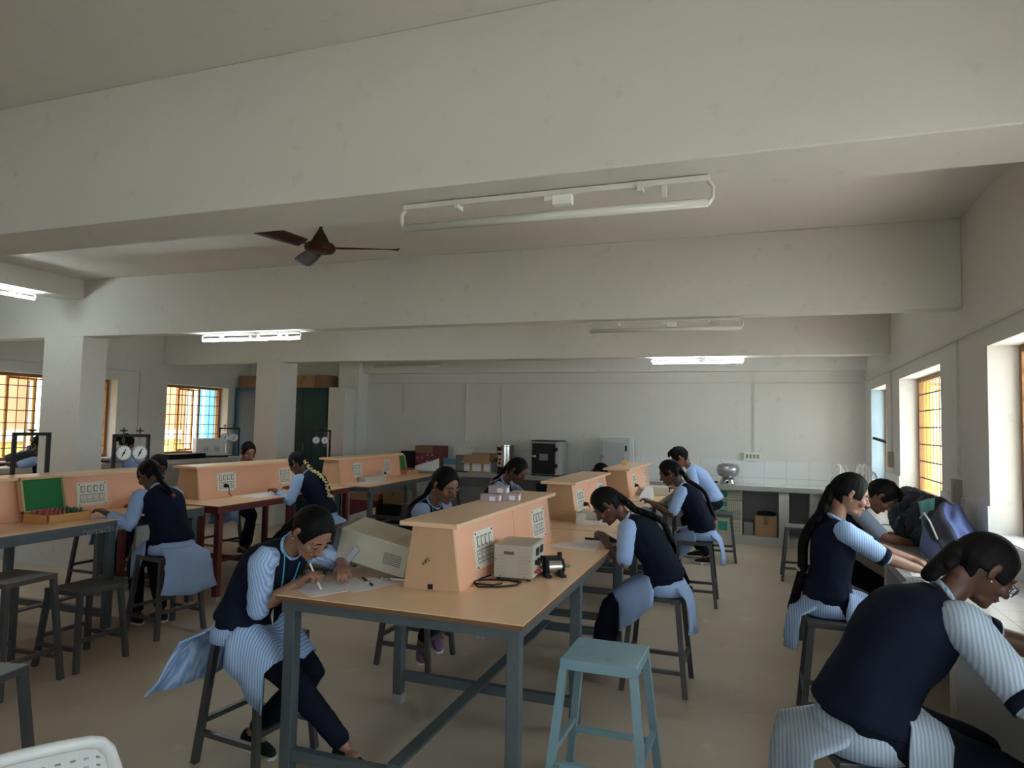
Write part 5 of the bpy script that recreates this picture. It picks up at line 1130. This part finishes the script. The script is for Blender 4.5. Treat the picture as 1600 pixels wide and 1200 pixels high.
PEOPLE = [
 dict(label='girl with bent head writing at the left corner of the nearest bench', x=-2.3, y=2.72, face=-6, lean=30, hunch=1.7, pitch=48, yaw=-6, bulk=1.02, handR=(-1.97, 2.66, .87), handL=(-1.90, 2.90, .90), poleR=(-.95, -.5, -.15), poleL=(-.1, 1, -.3), footR=(-1.66, 2.74, .09), footL=(-2.24, 2.72, .15), kpoleR=(1, -.2, .5), kpoleL=(1, .25, .1), sleeve=.98, skin='l', vox=.0045, flare=.0, back=.20, boff=.22, bwide=1.5, bshift=(.03, -.12, 0), front=.80, drop=.12, jag=.06, card=1, curlR=62, curlL=40, pen='R', penlabel='white pen held by the girl writing at the nearest bench', braid=(.20, 0), br=(.034, .028)),
 dict(label='girl with a long braid writing at the right side of the nearest bench', s=.91, x=-.58, y=4.47, face=182, lean=29, hunch=1.7, pitch=48, handL=(-.93, 4.35, .87), handR=(-.97, 4.56, .87), footL=(-.97, 4.42, .12), footR=(-1.0, 4.55, .12), sleeve=.78, skin='d', shirt=SHIRTP, vox=.005, wide=1.45, shoe=BRN, sole=None, front=.86, drop=.10, jag=.10, back=.20, boff=.17, bshift=(.0, -.06, 0), curlL=40, curlR=55, braid=(.68, -.02), br=(.036, .026)),
 dict(label='girl in navy vest and pale sleeves reaching over the middle bench of the right row', x=-.54, y=6.75, face=182, lean=24, hunch=1.5, pitch=30, handL=(-.98, 6.55, .90), handR=(-.98, 6.8, .872), footL=(-.68, 6.8, .12), footR=(-.85, 7.0, .12), sleeve=.80, skin='d', shirt=SHIRTP, vox=.007, back=.22, boff=.18, braid=(.78, -.03), br=(.032, .018)),
 dict(label='boy in pale blue shirt leaning over the farthest bench of the right row', x=-.60, y=8.95, face=184, lean=35, hunch=1.2, pitch=35, boy=1, seat=.62, s=1.0, handL=(-1.0, 8.65, .872), handR=(-1.0, 8.95, .872), footL=(-.62, 8.6, .10), footR=(-.75, 9.0, .10), sleeve=.6, skin='m', shirt=SHIRTP, topmat=SHIRTP, vox=.007, hairang=52),
 dict(label='girl in navy vest facing right behind the nearest riser, wearing purple shoes', x=-2.28, y=4.28, face=-6, lean=22, hunch=1.5, pitch=28, yaw=-12, handL=(-1.88, 4.45, .872), handR=(-1.9, 4.25, .872), footL=(-2.09, 4.33, .20), footR=(-2.13, 4.20, .16), toeL=(.6, -.75, -.25), toeR=(.5, -.8, -.25), sleeve=.8, skin='m', shirt=SHIRTP, shoe=LILAC, vox=.006, braid=(.55, .0)),
 dict(label='girl with bent head left of the middle bench, seen above the pink boxes', x=-2.47, y=6.15, face=0, lean=22, hunch=1.5, pitch=38, handL=(-1.9, 6.3, .872), handR=(-1.92, 6.1, .872), footL=(-2.1, 6.25, .12), footR=(-2.12, 6.1, .12), skin='d', shirt=SHIRTP, vox=.007, braid=(.4, 0)),
 dict(label='person bent far forward over the bench behind the farthest riser of the right row', x=-2.45, y=8.85, face=0, lean=42, hunch=1.5, pitch=60, handL=(-1.95, 8.95, .872), handR=(-1.95, 8.75, .872), footL=(-2.1, 8.9, .12), footR=(-2.12, 8.8, .12), skin='d', shirt=SHIRTP, vox=.008),
 dict(label='girl with her back turned at the nearest left bench, kurta hanging over the stool', x=-4.24, y=4.15, face=168, lean=30, hunch=1.35, pitch=38, handL=(-4.63, 3.90, .872), handR=(-4.62, 4.2, .872), footL=(-4.52, 4.12, .10), footR=(-4.42, 4.25, .10), sleeveL=1.75, sleeveR=1.7, skin='d', shirt=SHIRTP, vox=.006, back=.26, boff=.24, bwide=1.2, bshift=(.04, -.03, 0), braid=(.55, 0)),
 dict(label='person with dark hair facing the camera behind the nearest left riser', x=-6.0, y=5.22, face=20, lean=36, hunch=1.3, pitch=40, yaw=-40, handL=(-5.55, 5.1, .872), handR=(-5.55, 4.9, .836), footL=(-5.7, 4.9, .12), footR=(-5.75, 4.8, .12), skin='d', shirt=SHIRTP, vox=.007),
 dict(label='girl in black vest with pale flowers along her braid at the maroon edged bench', x=-4.22, y=6.05, face=180, lean=28, hunch=1.4, pitch=34, handL=(-4.62, 5.82, .872), handR=(-4.62, 6.1, .872), footL=(-4.75, 5.7, .2), footR=(-4.5, 6.1, .12), sleeve=1.75, skin='d', shirt=SHIRTP, vox=.007, back=.12, flowers=1, braid=(.72, -.02)),
 dict(label='girl looking down behind the maroon edged bench, face just above the riser', x=-5.95, y=6.72, face=-8, lean=18, pitch=25, yaw=-15, handL=(-5.5, 6.8, .872), handR=(-5.5, 6.6, .872), footL=(-5.7, 6.6, .12), footR=(-5.7, 6.7, .12), skin='m', shirt=SHIRTP, vox=.007),
 dict(label='person with dark hair and pale blue shirt behind the round spring balances', x=-8.1, y=7.25, face=200, lean=10, pitch=25, boy=1, handL=(-8.6, 7.0, 1.0), handR=(-8.6, 7.4, 1.0), footL=(-8.4, 7.1, .12), footR=(-8.4, 7.4, .12), skin='d', shirt=SHIRTP, topmat=SHIRTP, vox=.008),
 dict(label='person half hidden by the left column at the left worktop', x=-8.05, y=5.98, face=190, lean=10, pitch=25, handL=(-8.6, 5.8, 1.0), handR=(-8.6, 6.1, 1.0), footL=(-8.4, 5.9, .12), footR=(-8.4, 6.1, .12), skin='d', shirt=SHIRTP, vox=.008),
 dict(label='girl seated upright at the right worktop, long black braid down her back', x=.34, y=4.38, face=6, lean=5, hunch=1.8, pitch=20, handR=(.84, 4.40, .834), handL=(.90, 4.62, .832), footL=(.62, 4.5, .16), footR=(.62, 4.3, .16), poleR=(-.2, -.6, -1), poleL=(0, .4, -1), sleeve=.95, cuff=1, skin='l', vox=.0045, front=.8, drop=.05, back=.20, curlR=38, curlL=38, scrunchie=1, braid=(.98, .07), br=(.046, .034), pen='L', penm=BLK, tipz=.812, penlabel='black pen held by the girl seated upright at the right worktop'),
 dict(label='short haired person with head bent low at the right worktop behind the upright girl', x=.46, y=5.75, face=-2, lean=24, hunch=1.7, pitch=50, boy=1, handR=(.98, 5.52, .832), handL=(.9, 5.95, .832), poleR=(0, -.8, -.4), footL=(.7, 5.8, .12), footR=(.7, 5.6, .12), sleeve=.8, skin='m', shirt=LG, topmat=NAVY, vox=.006),
 dict(label='girl with glasses and short tied hair leaning on the right worktop in the foreground', x=.30, y=2.62, face=14, lean=30, hunch=1.6, pitch=40, hs=1.0, s=1.0, bulk=1.10, handR=(.90, 2.52, .836), handL=(1.02, 2.85, .836), poleR=(-.7, -.9, -.25), poleL=(0, .6, -.8), footL=(.7, 2.7, .16), footR=(.7, 2.5, .16), sleeve=.92, cuff=1, skin='d', vox=.0045, glasses=1, front=.46, boff=.25, drop=.12, back=.34, bwide=1.15, shirt=stripes('grey_blue_striped_cloth', (.28, .38, .50), (.50, .58, .66), 26, 'X'), braid=(.25, -.02), br=(.045, .03)),
]
for c in PEOPLE: person(c)
